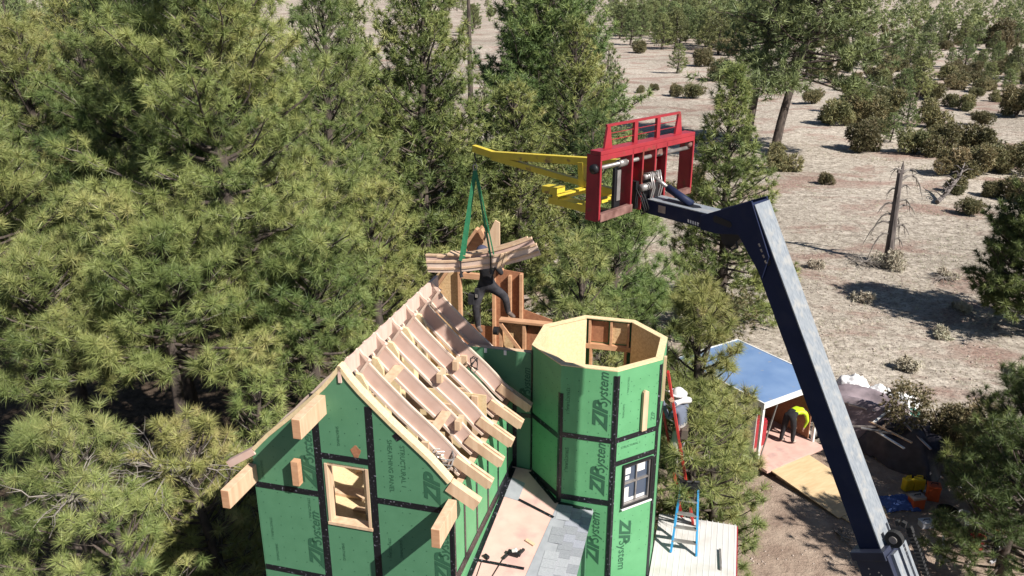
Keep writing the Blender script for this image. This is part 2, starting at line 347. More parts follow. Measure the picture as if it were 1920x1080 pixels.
def tubes(polys, sides):
    """polys: list of (pts (k,3), radii (k,))"""
    V = []; F_ = []; b = 0
    ang = np.arange(sides) * 2 * np.pi / sides
    for pts, rad in polys:
        k = len(pts); d = unit(np.gradient(pts, axis=0))
        ref = np.array([0.31, 0.17, 0.93]) if abs(d[0][2]) < 0.8 else np.array([0.9, 0.3, 0.1])
        x = unit(np.cross(d, ref)); y = np.cross(d, x)
        ring = pts[:, None] + (x[:, None] * np.cos(ang)[None, :, None] + y[:, None] * np.sin(ang)[None, :, None]) * rad[:, None, None]
        V.append(ring.reshape(-1, 3))
        i, j = np.meshgrid(np.arange(k - 1), np.arange(sides), indexing='ij')
        F_.append((np.stack([i * sides + j, i * sides + (j + 1) % sides, (i + 1) * sides + (j + 1) % sides, (i + 1) * sides + j], -1).reshape(-1, 4)) + b)
        b += k * sides
    return np.concatenate(V), np.concatenate(F_)
def pine_data(seed, H, R, base=0.15, nprim=60, tr=0.24, nneed=50, nw=0.018, spacing=0.28, shape=0.55, lean=(0, 0), up=0.35, side=0.5, tint=0.5, gap=0.0):
    rng = np.random.default_rng(seed)
    def axis(f):
        f = np.asarray(f, float)
        return np.stack([lean[0] * f ** 1.3 + 0.12 * np.sin(f * 5 + seed), lean[1] * f ** 1.3 + 0.12 * np.cos(f * 4 + seed), H * f], -1)
    fs = np.linspace(0, 0.985, 14); tr0 = 0.018 * H + 0.05
    trunk = [(axis(fs), tr0 * (1 - fs) ** 0.8 + 0.02)]
    br = []; tw = []; P = []; D = []
    az = rng.uniform(0, 6.28)
    for i in range(nprim):
        f = base + (1 - base) * ((i + rng.uniform(0, 1)) / nprim) ** 0.92
        if rng.uniform() < gap: continue
        g = (f - base) / (1 - base)
        L = R * (max(1 - g, 0.0) ** shape) * (0.55 + 0.45 * min(1, g * 4 + 0.5)) * rng.uniform(0.72, 1.12) + 0.18
        az += 2.4 + rng.normal(0, 0.35)
        el = math.radians(-12 + 62 * g + rng.normal(0, 8))
        k = max(4, int(L / 0.4) + 2); s = np.linspace(0, 1, k)
        o = axis(f)
        hx = np.array([math.cos(az), math.sin(az), 0]); 
        wig = np.cumsum(rng.normal(0, 0.05 * L, (k, 3)), 0) * s[:, None] * 0.6
        pts = o + hx * (L * s * math.cos(el))[:, None] + np.array([0, 0, 1.0]) * (L * s * math.sin(el) + up * L * s ** 2.2)[:, None] + wig
        br.append((pts, (0.012 * L + 0.012) * (1 - s) ** 0.7 + 0.006))
        # side twigs
        m_ = max(2, int(L * 0.8 / spacing * 1.6))
        for q in range(m_):
            t = 0.28 + 0.72 * (q + rng.uniform()) / m_
            ii = min(int(t * (k - 1)), k - 2); fr = t * (k - 1) - ii
            c = pts[ii] * (1 - fr) + pts[ii + 1] * fr
            fd = unit(pts[ii + 1] - pts[ii]); sdv = unit(np.cross(fd, [0, 0, 1.0])) * (1 if (q % 2) else -1)
            tl = (side * L * (1.05 - t) + 0.22) * rng.uniform(0.6, 1.2)
            dd = unit(fd * rng.uniform(0.35, 0.9) + sdv * rng.uniform(0.5, 1.0) + np.array([0, 0, rng.uniform(-0.15, 0.55)]))
            e = c + dd * tl + np.array([0, 0, 0.12 * tl])
            mid = (c + e) / 2 - np.array([0, 0, 0.04 * tl])
            tw.append((np.stack([c, mid, e]), np.array([0.010, 0.007, 0.004])))
            nt_ = max(1, int(round(tl / spacing)))
            for w_ in range(nt_):
                a = 1 - w_ / max(nt_, 1) * 0.75
                pp = c * (1 - a) + e * a
                off = rng.normal(0, 0.06, 3) * (0.3 if w_ == 0 else 1.5)
                P.append(pp + off); D.append(unit(dd * 0.8 + np.array([0, 0, 0.5]) + rng.normal(0, 0.35, 3)))
        P.append(pts[-1]); D.append(unit(pts[-1] - pts[-2] + np.array([0, 0, 0.15])))
    P.append(axis(1.0)); D.append(np.array([0, 0, 1.0]))
    P = np.array(P); D = np.array(D)
    Rr = tr * rng.uniform(0.6, 1.25, len(P))
    # tint: patches
    ph = rng.uniform(0, 6, 3)
    tb = tint + 0.22 * np.sin(P[:, 0] * 1.3 + ph[0]) * np.sin(P[:, 1] * 1.1 + ph[1]) + 0.12 * np.sin(P[:, 2] * 2.1 + ph[2]) + rng.normal(0, 0.13, len(P))
    V, F_, t = tufts_mesh(P, D, Rr, nneed, nw, rng, tintbase=np.clip(tb, 0, 1))
    return trunk, br, tw, (V, F_, t)
def make_pine(name, loc, label, seed, H, R, cat='tree', group=None, leaf='needle', barkm='bark', **kw):
    trunk, br, tw, (V, F_, t) = pine_data(seed, H, R, **kw)
    root = empty(name, loc, 0, label, cat, group)
    v, f = tubes(trunk, 10); link('trunk', np_mesh('trunk', v, f, [barkm], smooth=True), root)
    v1, f1 = tubes(br, 5); v2, f2 = tubes(tw, 3)
    link('branches', np_mesh('branches', np.concatenate([v1, v2]), np.concatenate([f1, f2 + len(v1)]), ['bark', 'twig'],
         mi=np.concatenate([np.zeros(len(f1)), (np.arange(len(f2)) // 6) % 2])), root)
    link('crown', np_mesh('crown', V, F_, [leaf], tint=t), root)
    return root
def merged_pine_mesh(name, seed, H, R, leaf='needle_far', **kw):
    trunk, br, tw, (V, F_, t) = pine_data(seed, H, R, **kw)
    v1, f1 = tubes(trunk, 5); v2, f2 = tubes(br, 3)
    q = np.concatenate([f1, f2 + len(v1)]); tri = np.concatenate([q[:, [0, 1, 2]], q[:, [0, 2, 3]]])
    vb = np.concatenate([v1, v2])
    return np_mesh(name, np.concatenate([vb, V]), np.concatenate([tri, F_ + len(vb)]), ['bark', leaf],
                   tint=np.concatenate([np.zeros(len(vb)), t]), mi=np.concatenate([np.zeros(len(tri)), np.ones(len(F_))]))
def bush_data(seed, H, R, n=900, leaves=9, sz=0.10, flat=1.0, lobes=7):
    rng = np.random.default_rng(seed)
    lc = np.stack([rng.normal(0, R * 0.38, lobes), rng.normal(0, R * 0.38, lobes), rng.uniform(H * 0.22, H * 0.72, lobes)], -1)
    lr = rng.uniform(0.38, 0.62, lobes) * R
    k = rng.integers(0, lobes, n); d = unit(rng.normal(size=(n, 3)))
    rr = rng.uniform(0.45, 1.0, n) ** 0.5 * (1 + 0.25 * rng.normal(0, 0.5, n))
    P = lc[k] + d * (lr[k] * rr)[:, None] * np.array([1, 1, H / (2 * R) * 1.2])
    P[:, 2] = np.clip(P[:, 2], 0.03 * H, H * 1.05)
    D = unit(d + np.array([0, 0, 0.7]))
    tb = np.clip(0.5 + 0.25 * rng.normal(size=lobes)[k] + rng.normal(0, 0.2, n), 0, 1)
    V, F_, t = tufts_mesh(P, D, np.full(n, sz * 1.6), leaves, sz * 0.42, rng, spread=0.8, tintbase=tb)
    st = []
    for i in range(6):
        a = rng.uniform(0, 6.28); e = np.array([math.cos(a) * R * 0.5, math.sin(a) * R * 0.5, H * 0.6])
        st.append((np.stack([np.zeros(3), e * [0.4, 0.4, 0.5], e]), np.array([0.05, 0.035, 0.01]) * (0.4 + R * 0.5)))
    return st, (V, F_, t)
def bush_mesh(name, seed, H, R, leaf='juniper', **kw):
    st, (V, F_, t) = bush_data(seed, H, R, **kw)
    v1, q = tubes(st, 4); tri = np.concatenate([q[:, [0, 1, 2]], q[:, [0, 2, 3]]])
    return np_mesh(name, np.concatenate([v1, V]), np.concatenate([tri, F_ + len(v1)]), ['bark', leaf],
                   tint=np.concatenate([np.zeros(len(v1)), t]), mi=np.concatenate([np.zeros(len(tri)), np.ones(len(F_))]))
def place(name, me, x, y, s, label, cat, group, rng, sz=None):
    o = link(name, me); o.location = (x, y, float(gz(x, y)) - 0.03); o.rotation_euler = (0, 0, rng.uniform(0, 6.28))
    o.scale = (s, s, sz or s); return tag(o, label, cat, group)


# ------------------------------------------------------------------ near pines, each grown on its own
PINES = [
 # x, y, H, R, seed, options, label
 (-6.25, 18, 13.2, 3.3, 1, dict(nprim=135, base=0.36, tr=.27, nneed=94, nw=0.0101, side=.55, gap=.20), 'tallest long needled pine left of the house, dark forked trunk showing through its middle'),
 (-8.9, 20.2, 12.4, 2.9, 2, dict(nneed=88, nw=0.0101, nprim=105, base=0.42, tr=.26, tint=.45), 'tall pine standing just left of and behind the tallest pine'),
 (-5.1, 22.8, 11.6, 2.3, 3, dict(nneed=88, nw=0.0101, nprim=90, base=0.25, tr=.25), 'narrower pine with soft green tufts on the right side of the tallest pine'),
 (-11.9, 20.5, 10.8, 2.7, 4, dict(nneed=88, nw=0.0101, nprim=95, base=0.40, tr=.25, tint=.72), 'yellowish pine filling the left edge above the shaded gap'),
 (-13.6, 27, 11.6, 2.8, 5, dict(nprim=90, base=0.35, tr=.26, nneed=36, tint=.4), 'grey green pine behind the yellowish pine at the upper left'),
 (-10.9, 16.5, 9.3, 2.3, 6, dict(nneed=88, nw=0.0101, nprim=85, base=0.55, tr=.26, tint=.6), 'bushy pine cut by the left edge halfway down the photo'),
 (-3.35, 19.6, 7.2, 2.0, 7, dict(nneed=88, nw=0.0101, nprim=75, base=.1, tr=.24), 'short pine whose tufts end just left of the roof ridge'),
 (-6.9, 15.6, 7.3, 2.3, 8, dict(nw=0.0101, nprim=70, base=0.62, tr=.27, nneed=100, tint=.6), 'broad pine with pale tufts just above the dark shaded gap left of the house'),
 (-4.3, 16.6, 6.7, 1.7, 9, dict(nneed=88, nw=0.0101, nprim=60, base=0.55, tr=.25), 'small pine close behind the left eave of the house'),
 (-9.2, 15.0, 6.9, 1.7, 10, dict(nneed=88, nw=0.0101, nprim=50, base=0.62, tr=.26, tint=.65), 'small yellow green pine at the left edge above the dark gap'),
 (-7.2, 11.4, 5.3, 1.9, 11, dict(nprim=70, base=.2, tr=.24, nneed=105, nw=0.0078, tint=.7, gap=.15), 'low pine with bare grey branches in the bottom left corner'),
 (-5.25, 11.9, 5.0, 1.5, 12, dict(nprim=60, base=.2, tr=.22, nneed=105, nw=0.0078, tint=.65), 'low bushy pine beside the house at the bottom of the photo'),
 (-5.5, 9.9, 5.1, 1.5, 13, dict(nprim=55, base=.2, tr=.21, nneed=105, nw=0.0070, tint=.6, gap=.1), 'nearest low pine, at the bottom edge left of the house'),
 (-5.0, 14.6, 4.6, .9, 14, dict(nneed=88, nw=0.0101, nprim=36, base=.2, tr=.24, tint=.6), 'small pine beside the left lookout beam of the house'),
 (-2.75, 26, 12.1, 3.0, 15, dict(nprim=160, base=.08, tr=.28, nneed=44, nw=0.022, tint=.42), 'tall dense pine directly left of the yellow jib tip'),
 (1.6, 40, 13.2, 4.8, 16, dict(nprim=170, base=.10, tr=.34, nneed=30, nw=0.032, tint=.15, gap=.1), 'large dark open crowned pine far behind the yellow jib'),
 (2.4, 33, 10.4, 2.5, 17, dict(nprim=130, base=.08, tr=.25, nneed=34, nw=0.024, tint=.42), 'bright green pine standing in front of the large dark pine'),
 (0.1, 28, 8.6, 2.1, 18, dict(nprim=120, base=.08, tr=.24, nneed=39, nw=0.022, tint=.4), 'medium pine directly behind the middle of the yellow jib'),
 (2.44, 24, 8.4, 1.35, 19, dict(nprim=50, base=.2, tr=.30, nneed=56, tint=.2), 'pine with fresh green pointed tip just left of the red carriage'),
 (-1.0, 29, 6.4, 2.1, 20, dict(nprim=110, base=.05, tr=.24, nneed=36, nw=0.022), 'low pine behind the green slings'),
 (-4.72, 31, 8.6, 2.4, 21, dict(nprim=120, base=.1, tr=.25, nneed=36, nw=0.023, tint=.4), 'pine half hidden between the two tall pines left of the jib'),
 (2.45, 19, 7.0, 2.4, 22, dict(nw=0.0101, nprim=100, base=.1, tr=.27, nneed=100, tint=.58), 'broad pine with pale tufts right behind the turret'),
 (1.25, 14.9, 7.2, 1.2, 23, dict(nw=0.0101, nprim=55, base=.3, tr=.24, nneed=100, tint=.65), 'small pine touching the far end of the hanging rafters'),
 (3.7, 15.2, 6.3, 1.4, 24, dict(nw=0.0101, nprim=80, base=.1, tr=.25, nneed=100, tint=.6), 'pine beside the turret and the red ladder'),
 (4.0, 14.2, 4.1, .95, 25, dict(nw=0.0101, nprim=55, base=.08, tr=.24, nneed=100, tint=.68), 'small yellowish pine between the turret and the plywood ramp'),
 (3.0, 12.2, 5.45, .95, 30, dict(nneed=88, nw=0.0101, nprim=46, base=.70, tr=.22, tint=.6), 'thin young pine with tufts hanging across the red ladder'),
 (7.7, 29, 9.2, 2.5, 26, dict(nprim=150, base=.04, tr=.27, nneed=39, nw=0.022, tint=.3, shape=.85, up=.25), 'grey green cone shaped pine right of the red carriage'),
 (19.0, 28.2, 5.3, 2.3, 27, dict(nprim=170, base=.12, tr=.24, nneed=55, nw=0.024, tint=.0), 'dark pine cut by the right edge, casting a long shadow on the meadow'),
 (12.1, 16.4, 3.3, 2.1, 28, dict(nw=0.0101, nprim=130, base=.12, tr=.22, nneed=79, tint=.02), 'dark spreading pine above the junk pile at the lower right'),
 (10.2, 14.0, 3.6, 1.6, 29, dict(nw=0.0101, nprim=90, base=.2, tr=.20, nneed=79, tint=.02), 'low dark pine in the bottom right corner'),
]
for (x, y, H, R, sd, kw, lab_) in PINES:
    kk = dict(nneed=48, nw=0.018); kk.update(kw)
    make_pine('pine_tree', (x, y, float(gz(x, y)) - .05), lab_, sd, H, R, **kk)
# the big twin trunked ponderosa beyond the carriage
make_pine('pine_tree', (19.6, 61.5, -.05), 'huge open crowned pine with a leaning dark trunk on the right', 41, 16.5, 7.0, nprim=120, base=.30, tr=.60, nneed=22, nw=0.068, spacing=.55, tint=.2, leaf='needle_far', lean=(4.2, 1), gap=.12, shape=.55, up=.15)
make_pine('pine_tree', (18.1, 63.5, -.05), 'slender dark trunked pine leaning against the huge open crowned pine', 42, 17, 3.8, nprim=60, base=.30, tr=.55, nneed=20, nw=0.068, spacing=.6, tint=.15, leaf='needle_far', lean=(2.0, 0), gap=.2, up=.1)
# dark oak shrub at the foot of the cone pine
def make_bush(name, x, y, H, R, seed, label, cat, group=None, leaf='juniper', **kw):
    st, (V, F_, t) = bush_data(seed, H, R, **kw); root = empty(name, (x, y, float(gz(x, y)) - .03), 0, label, cat, group)
    v, q = tubes(st, 5); link('stem', np_mesh('stem', v, q, ['bark']), root); link('leaves', np_mesh('leaves', V, F_, [leaf], tint=t), root); return root
make_bush('oak_shrub', 7.2, 26.8, 2.6, 1.2, 5, 'dark leafless looking shrub at the foot of the cone shaped pine', 'shrub', n=1300, leaves=8, sz=.09)
make_bush('juniper', 11.75, 19.3, 2.3, 1.25, 6, 'olive juniper beside the junk pile tarps', 'shrub', n=5200, leaves=10, sz=.06)

# bare grey branches in the low pines
def deadwood(name, loc, seed, label, n=26, L=1.5, el=(.1, 1.0)):
    rng = np.random.default_rng(seed); P = []
    for i in range(n):
        a = rng.uniform(0, 6.28); e = rng.uniform(*el); d = np.array([math.cos(a) * math.cos(e), math.sin(a) * math.cos(e), math.sin(e)])
        l = L * rng.uniform(.4, 1); k = 7; s = np.linspace(0, 1, k)[:, None]
        pts = d * l * s + np.cumsum(rng.normal(0, .05 * l, (k, 3)), 0) * s + np.array([0, 0, -.35]) * l * s ** 2
        P.append((pts, .018 * (1 - s[:, 0]) + .004))
        for q in range(3):
            i0 = rng.integers(2, 6); e2 = pts[i0] + unit(d + rng.normal(0, .7, 3)) * l * .35; P.append((np.stack([pts[i0], (pts[i0] + e2) / 2 + rng.normal(0, .03, 3), e2]), np.array([.008, .006, .003])))
    v, f = tubes(P, 4); o = link(name, np_mesh(name, v, f, ['twig'])); o.location = loc; return tag(o, label, 'dead branches')
deadwood('dead_branches', (-5.6, 11.6, 4.5), 3, 'tangle of bare grey branches between the low pines left of the house', L=1.3)
deadwood('dead_branches', (-6.7, 10.8, 4.6), 4, 'tangle of bare grey twigs in the bottom left corner', L=1.0)

# background pines, few shapes copied and scaled
rngB = np.random.default_rng(77)
MID = [merged_pine_mesh('background_pine', 100 + i, 10, 2.5, nprim=70, base=.08, tr=.30, nneed=18, nw=0.047, spacing=.36, tint=.5) for i in range(5)]
zones = []
n_ = 0
for i in range(2000):
    y = rngB.uniform(24, 95); px = rngB.uniform(-120, 690); 
    if y < 34 and px > 380: continue
    if y < 30 and px > -40: continue
    if y > 52 and px > 480: continue
    x = (px - 960) / 1550 * (y * .94 + 4)
    if any((x - a) ** 2 + (y - b_) ** 2 < (1.9 + y * .012) ** 2 for a, b_ in zones): continue
    if any((x - p[0]) ** 2 + (y - p[1]) ** 2 < 4.5 for p in PINES): continue
    zones.append((x, y)); s = rngB.uniform(.78, 1.12) * (1.0 if y > 40 else .9)
    place('background_pine', MID[n_ % 5], x, y, s, 'pine crowded among others in the wood that fills the upper left', 'tree', 'pines of the wood at the upper left', rngB, s * rngB.uniform(.9, 1.15)); n_ += 1
    if n_ > 150: break
BACK = [(-7.5, 45, .9), (-4.2, 43, .85), (-1.5, 47, .7), (4.2, 50, .95), (5.5, 46, .75), (6.2, 56, .8), (1.8, 55, .95), (-6, 36, .72), (3.4, 40, .7)]
for (x, y, s) in BACK:
    place('background_pine', MID[n_ % 5], x, y, s, 'pine in the gap behind the tall pines left of the carriage', 'tree', 'pines behind the jib', rngB); n_ += 1
tk = MB(); tk.tube([(0, 0, 0), (.05, 0, 5), (0, .1, 12.5)], [.22, .18, .08], 8); tk = tk.build('bare_trunk', 'bark'); tk.location = (-2.6, 52, 0)
tag(tk, 'thin bare dead trunk standing between two tall pines near the top', 'dead tree')

# ------------------------------------------------------------------ the half built house
HX, HY, HRZ = -3.2826, 9.0861, math.radians(-15)
house = empty('unfinished_house', (HX, HY, 0), HRZ, 'unfinished storybook house of green sheathing panels with open curved rafters and an octagonal turret', 'house')
KD = [0, .17, .35, .65, .9, 1.1, 1.34, 1.5, 1.70]; KZ = [7.84, 7.60, 7.42, 7.13, 6.91, 6.73, 6.47, 6.35, 6.25]
XC, HWID = 1.31, 2.65
def zc(x): return float(np.interp(abs(x - XC), KD, KZ))
def col_poly(x0, x1, z0, off=0.0, cap=None):
    xs = [x0] + [q for q in [XC + s * d for s in (-1, 1) for d in KD] if x0 + 1e-3 < q < x1 - 1e-3] + [x1]
    xs = sorted(set(round(q, 4) for q in xs))
    top = [(x, min(zc(x) - off, cap) if cap else zc(x) - off) for x in xs]
    return [(x0, z0)] + [(x1, z0)] + top[::-1]
X_, Y_, Z_ = Vector((1, 0, 0)), Vector((0, 1, 0)), Vector((0, 0, 1))
def gable(y0, name, lower=0.0):
    g = MB(); T = .016
    WX0, WX1, WZ0, WZ1 = 1.01, 1.575, 5.60, 6.455
    for poly in (col_poly(0, WX0, lower, .05), col_poly(WX1, HWID, lower, .05), [(WX0, lower), (WX1, lower), (WX1, WZ0), (WX0, WZ0)], col_poly(WX0, WX1, WZ1, .05)):
        g.prism(poly, (0, y0, 0), X_, Z_, (0, T, 0))
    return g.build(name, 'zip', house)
gw = gable(0, 'gable_wall')
# window rough opening framing
fr = MB()
fr.box(1.0, 1.035, -.012, .11, 5.60, 6.455); fr.box(1.55, 1.585, -.012, .11, 5.60, 6.455); fr.box(.99, 1.60, -.018, .12, 5.565, 5.605); fr.box(1.035, 1.55, .0, .11, 6.43, 6.47)
fr.build('window_opening', 'lumber', gw)
st = MB()
for x in (.02, .45, .93, 1.62, 2.1, 2.59):
    st.box(x, x + .038, .018, .107, 5.0, zc(x + .02) - .1)
st.box(0, 1.0, .018, .107, 5.15, 5.19); st.box(1.6, 2.65, .018, .107, 5.15, 5.19)
st.build('stud', 'lumber', gw)
tp = MB(); TW = .047
def vt(x, z0, z1, y=-.004, wd=TW): tp.box(x - wd, x + wd, y, y + .006, z0, z1)
def ht(x0, x1, z, y=-.0065, wd=.04): tp.box(x0, x1, y, y + .005, z - wd, z + wd)
vt(.925, 3, 7.40); vt(1.64, 3, zc(1.7) - .06); ht(.0, .89, 5.985); ht(1.68, 2.62, 6.035); ht(.96, 1.60, 6.56); ht(0, .89, 4.70); ht(.96, 1.6, 4.55); ht(1.68, 2.65, 4.7)
tp.box(2.615, 2.66, -.004, .002, 3, 6.1)
tp.prism([(1.93, 6.98), (1.99, 6.91), (2.06, 6.96), (2.0, 7.04)], (0, -.006, 0), X_, Z_, (0, .005, 0))
tp.build('seam_tape', 'tape', gw)
yy = -.003
def logo(parent, o, xd, yd, size=.30, ink='ink'):
    o = Vector(o); xd = Vector(xd).normalized()
    text_mesh('lettering', 'ZIP', size * 1.12, o, xd, yd, ink, parent, shear=.35, bold=.012)
    text_mesh('lettering', 'System', size * .82, o + xd * size * 1.42, xd, yd, ink, parent, shear=.3, bold=.002, sx=.9)
logo(gw, (.86, yy, 6.08), (0, 0, 1), (-1, 0, 0), .24)
logo(gw, (.86, yy, 4.85), (0, 0, 1), (-1, 0, 0), .24)
text_mesh('lettering', 'ZIP', .27, (2.50, yy, 6.12), (0, 0, 1), (-1, 0, 0), 'ink', gw, shear=.35, bold=.012)
logo(gw, (2.60, yy, 4.98), (0, 0, 1), (-1, 0, 0), .24)
def small(o, xd, yd, parent=None, s='STRUCTURAL 1', size=.085): text_mesh('lettering', s, size, o, xd, yd, 'ink', parent or gw)
small((2.02, yy, 6.86), (0, 0, -1), (1, 0, 0)); small((1.86, yy, 6.92), (0, 0, -1), (1, 0, 0), s='SHEATHING PANEL')
for (x, z, s) in ((.10, 6.35, 'SHEATHING'), (1.20, 7.0, 'SHEATHING'), (.14, 5.5, 'STRUCTURAL 1'), (.18, 5.1, 'SHEATHING'), (1.15, 5.3, 'SHEATHING'), (1.80, 5.5, 'STRUCTURAL 1'), (1.95, 5.5, 'SHEATHING'), (.72, 5.9, 'STRUCTURAL 1')):
    small((x, yy, z), (0, 0, -1), (1, 0, 0), s=s, size=.05)
def nails(parent, o, u, nrm, pts):
    nm = MB()
    for s_, z_ in pts:
        c = Vector(o) + Vector(u) * s_ + Z_ * z_ + Vector(nrm) * .0025
        uu = Vector(u) * .006; vv = Z_ * .006; nm.add([c - uu - vv, c + uu - vv, c + uu + vv, c - uu + vv], [(0, 1, 2, 3)])
    tag(nm.build('nail_rows', 'ink', parent), kind='stuff')
rn = random.Random(2)
nails(gw, (0, 0, 0), (1, 0, 0), (0, -1, 0), [(x + rn.uniform(-.012, .012), z + rn.uniform(-.02, .02)) for x in (.08, .30, .46, .62, .80, 1.12, 1.3, 1.5, 1.78, 2.0, 2.12, 2.3, 2.5) for z in np.arange(4.2, 7.4, .17) if z < zc(x) - .15 and not (.98 < x < 1.6 and 5.5 < z < 6.6)])
# right side wall with studs and sheathing
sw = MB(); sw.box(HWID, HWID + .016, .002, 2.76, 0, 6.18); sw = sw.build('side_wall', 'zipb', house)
t2 = MB()
for y in (.42, .93, 1.44, 1.95, 2.45): t2.box(HWID + .014, HWID + .022, y - .03, y + .03, 5.0, 6.15)
t2.box(HWID + .012, HWID + .024, .0, 2.74, 4.95, 5.10); t2.box(HWID + .013, HWID + .025, .0, .05, 3, 6.1)
t2.build('seam_tape', 'tape', sw)
s2 = MB()
for k in range(8): s2.box(HWID - .095, HWID - .004, .12 + k * .37, .16 + k * .37, 5.1, 6.1)
s2.box(HWID - .095, HWID - .004, .11, 2.75, 6.1, 6.14); s2.box(HWID - .095, HWID - .004, .11, 2.75, 6.143, 6.18)
s2.build('stud', 'lumber', sw)
lw = MB(); lw.box(-.016, 0, .002, 5.6, 0, 6.30); lw = lw.build('side_wall', 'zip', house)
s3 = MB()
for k in range(15): s3.box(.003, .09, .12 + k * .37, .16 + k * .37, 5.1, 6.3)
s3.box(.003, .09, .11, 5.55, 6.3, 6.36); s3.build('stud', 'lumber', lw)
o3 = MB(); o3.box(.0905, .098, .3, 5.5, 5.1, 6.1); o3.build('inner_board', 'osb_light', lw)
fl = MB(); fl.box(.0, 2.63, .02, 5.58, 5.02, 5.10); fl.build('upper_floor', 'osb_light', house)
# loose interior boards on the floor
ib = MB(); ib.bar((.6, .5, 5.13), (2.2, .35, 5.15), .14, .04); ib.bar((.9, .9, 5.15), (1.9, .6, 5.40), .09, .04); ib.bar((.4, 1.3, 5.12), (1.9, 1.2, 5.12), .2, .05)
ib.build('loose_board', 'lumber', house)

# ridge board
rb = MB(); rb.box(XC - .02, XC + .02, -.02, 3.35, 7.60, 7.80); rb.build('ridge_board', 'rafter', house)
# curved rafters
def curve_pts(sgn, d0, d1, n=9):
    ds = np.linspace(d0, d1, n); return [(XC + sgn * d, float(np.interp(d, KD, KZ)) + .0) for d in ds]
def ribbon(mb, pts, y0, y1, up, dn):
    k = len(pts); vs = []
    for i, (x, z) in enumerate(pts):
        a = pts[max(i - 1, 0)]; b_ = pts[min(i + 1, k - 1)]
        t = Vector((b_[0] - a[0], 0, b_[1] - a[1])).normalized(); nrm = Vector((-t.z, 0, t.x))
        if nrm.z < 0: nrm = -nrm
        for off in (up, dn):
            for y in (y0, y1):
                q = Vector((x, 0, z)) + nrm * off; vs.append((q.x, y, q.z))
    fs = []
    for i in range(k - 1):
        a = i * 4; c = a + 4
        fs += [(a, a + 1, c + 1, c), (a + 2, c + 2, c + 3, a + 3), (a, c, c + 2, a + 2), (a + 1, a + 3, c + 3, c + 1)]
    fs += [(0, 2, 3, 1), (k * 4 - 4, k * 4 - 3, k * 4 - 1, k * 4 - 2)]
    mb.add(vs, fs)
def rafter(y, sgn, d1=1.42, tail=True):
    mb = MB(); pts = curve_pts(sgn, .022, d1, 12)
    ribbon(mb, pts, y - .013, y + .013, -.03, -.20)
    mb.mat(1); ribbon(mb, pts, y - .016, y + .016, 0.0, -.0295); ribbon(mb, pts, y - .045, y + .016, -.201, -.235)
    if tail:
        mb.mat(2); pt = curve_pts(sgn, 1.27, 1.73, 2); ribbon(mb, pt, y - .055, y - .014, -.034, -.165); ribbon(mb, pt, y + .014, y + .055, -.034, -.165)
        ribbon(mb, curve_pts(sgn, d1 + .005, 1.725, 4), y - .013, y + .013, -.036, -.163)
    return mb.build('rafter', ['rafter', 'rafter_edge', 'lumber'], house)
for y in (.51, 1.02, 1.53, 2.04, 2.55):
    rafter(y, 1); rafter(y, -1, 1.32, False)
rafter(3.06, 1, 1.25, False); rafter(3.06, -1, 1.32, False)
# barge rafters on the gable face
for sgn in (1, -1):
    mb = MB(); ribbon(mb, curve_pts(sgn, .01, 1.30 if sgn < 0 else 1.34, 12), -.02, .10, .0, -.05)
    mb.mat(1); ribbon(mb, curve_pts(sgn, 1.345 if sgn > 0 else 1.305, 1.70, 2), -.02, .085, .0, -.15 if sgn > 0 else -.09)
    mb.build('barge_rafter', ['osb_light', 'lumber' if sgn > 0 else 'rafter'], house)
# braces between rafters
for (x, y0, y1) in ((1.63, .54, 1.0), (2.25, .54, 1.0)):
    z = zc(x) - .05; br = MB(); br.box(x - .06, x + .06, y0, y1, z - .04, z); br.build('blocking', 'lumber', house)
for (x, y) in ((2.0, 1.53), (2.05, 2.04), (2.42, 1.02)):
    z = zc(x); br = MB(); br.box(x - .035, x + .035, y - .09, y + .10, z - .12, z + .012); br.build('blocking', 'lumber', house)
# posts under the ridge
for y in (.30, .78, 1.28, 1.79, 2.30):
    p = MB(); p.prism([(XC + .05, 5.1), (XC + .19, 5.1), (XC + .19, 7.42), (XC + .12, 7.56), (XC + .05, 7.58)], (0, y, 0), X_, Z_, (0, .045, 0)); p.build('ridge_post', 'osb_light', house)
for (x, y) in ((2.15, .35), (2.15, 1.2), (2.3, 1.9), (.5, .9), (.5, 1.8), (1.95, 2.5)):
    p = MB(); p.box(x, x + .09, y, y + .04, 5.1, zc(x) - .24); p.build('interior_post', 'lumber', house)
cj = MB()
for y in (.75, 1.28, 1.80, 2.3): cj.box(.25, 2.4, y - .02, y + .02, 6.35, 6.48)
cj.build('ceiling_joist', 'lumber', house)
ob = MB(); ob.box(1.6, 2.5, 1.95, 1.965, 5.1, 6.6); ob.build('inner_board', 'osb_light', house)

# projecting lookout beams
for (x, z, L) in ((1.04, 7.28, .62), (-.02, 6.16, .62), (2.66, 6.10, .60)):
    b_ = MB(); b_.box(x - .05, x + .055, -L, .0, z - .13, z + .12); b_.mat(1); b_.box(x - .049, x + .054, -L - .006, -L + .001, z - .129, z + .119)
    b_.build('lookout_beam', ['lumber', 'fir'], house, bevel=.004)
sb = MB(); sb.box(.60, .69, -.11, -.018, 6.13, 6.47); sb.build('wall_block', 'fir', house)
# hand-size smear of glue on the gable is part of the wall's wear
sm = MB(); sm.prism([(1.44 + .06 * math.cos(a) * (1 + .3 * math.sin(3 * a)), 6.67 + .09 * math.sin(a) * (1 + .2 * math.cos(4 * a))) for a in np.linspace(0, 6.0, 14)], (0, -.004, 0), X_, Z_, (0, .003, 0))
sm.build('brown_stain', 'osb_dark', gw)

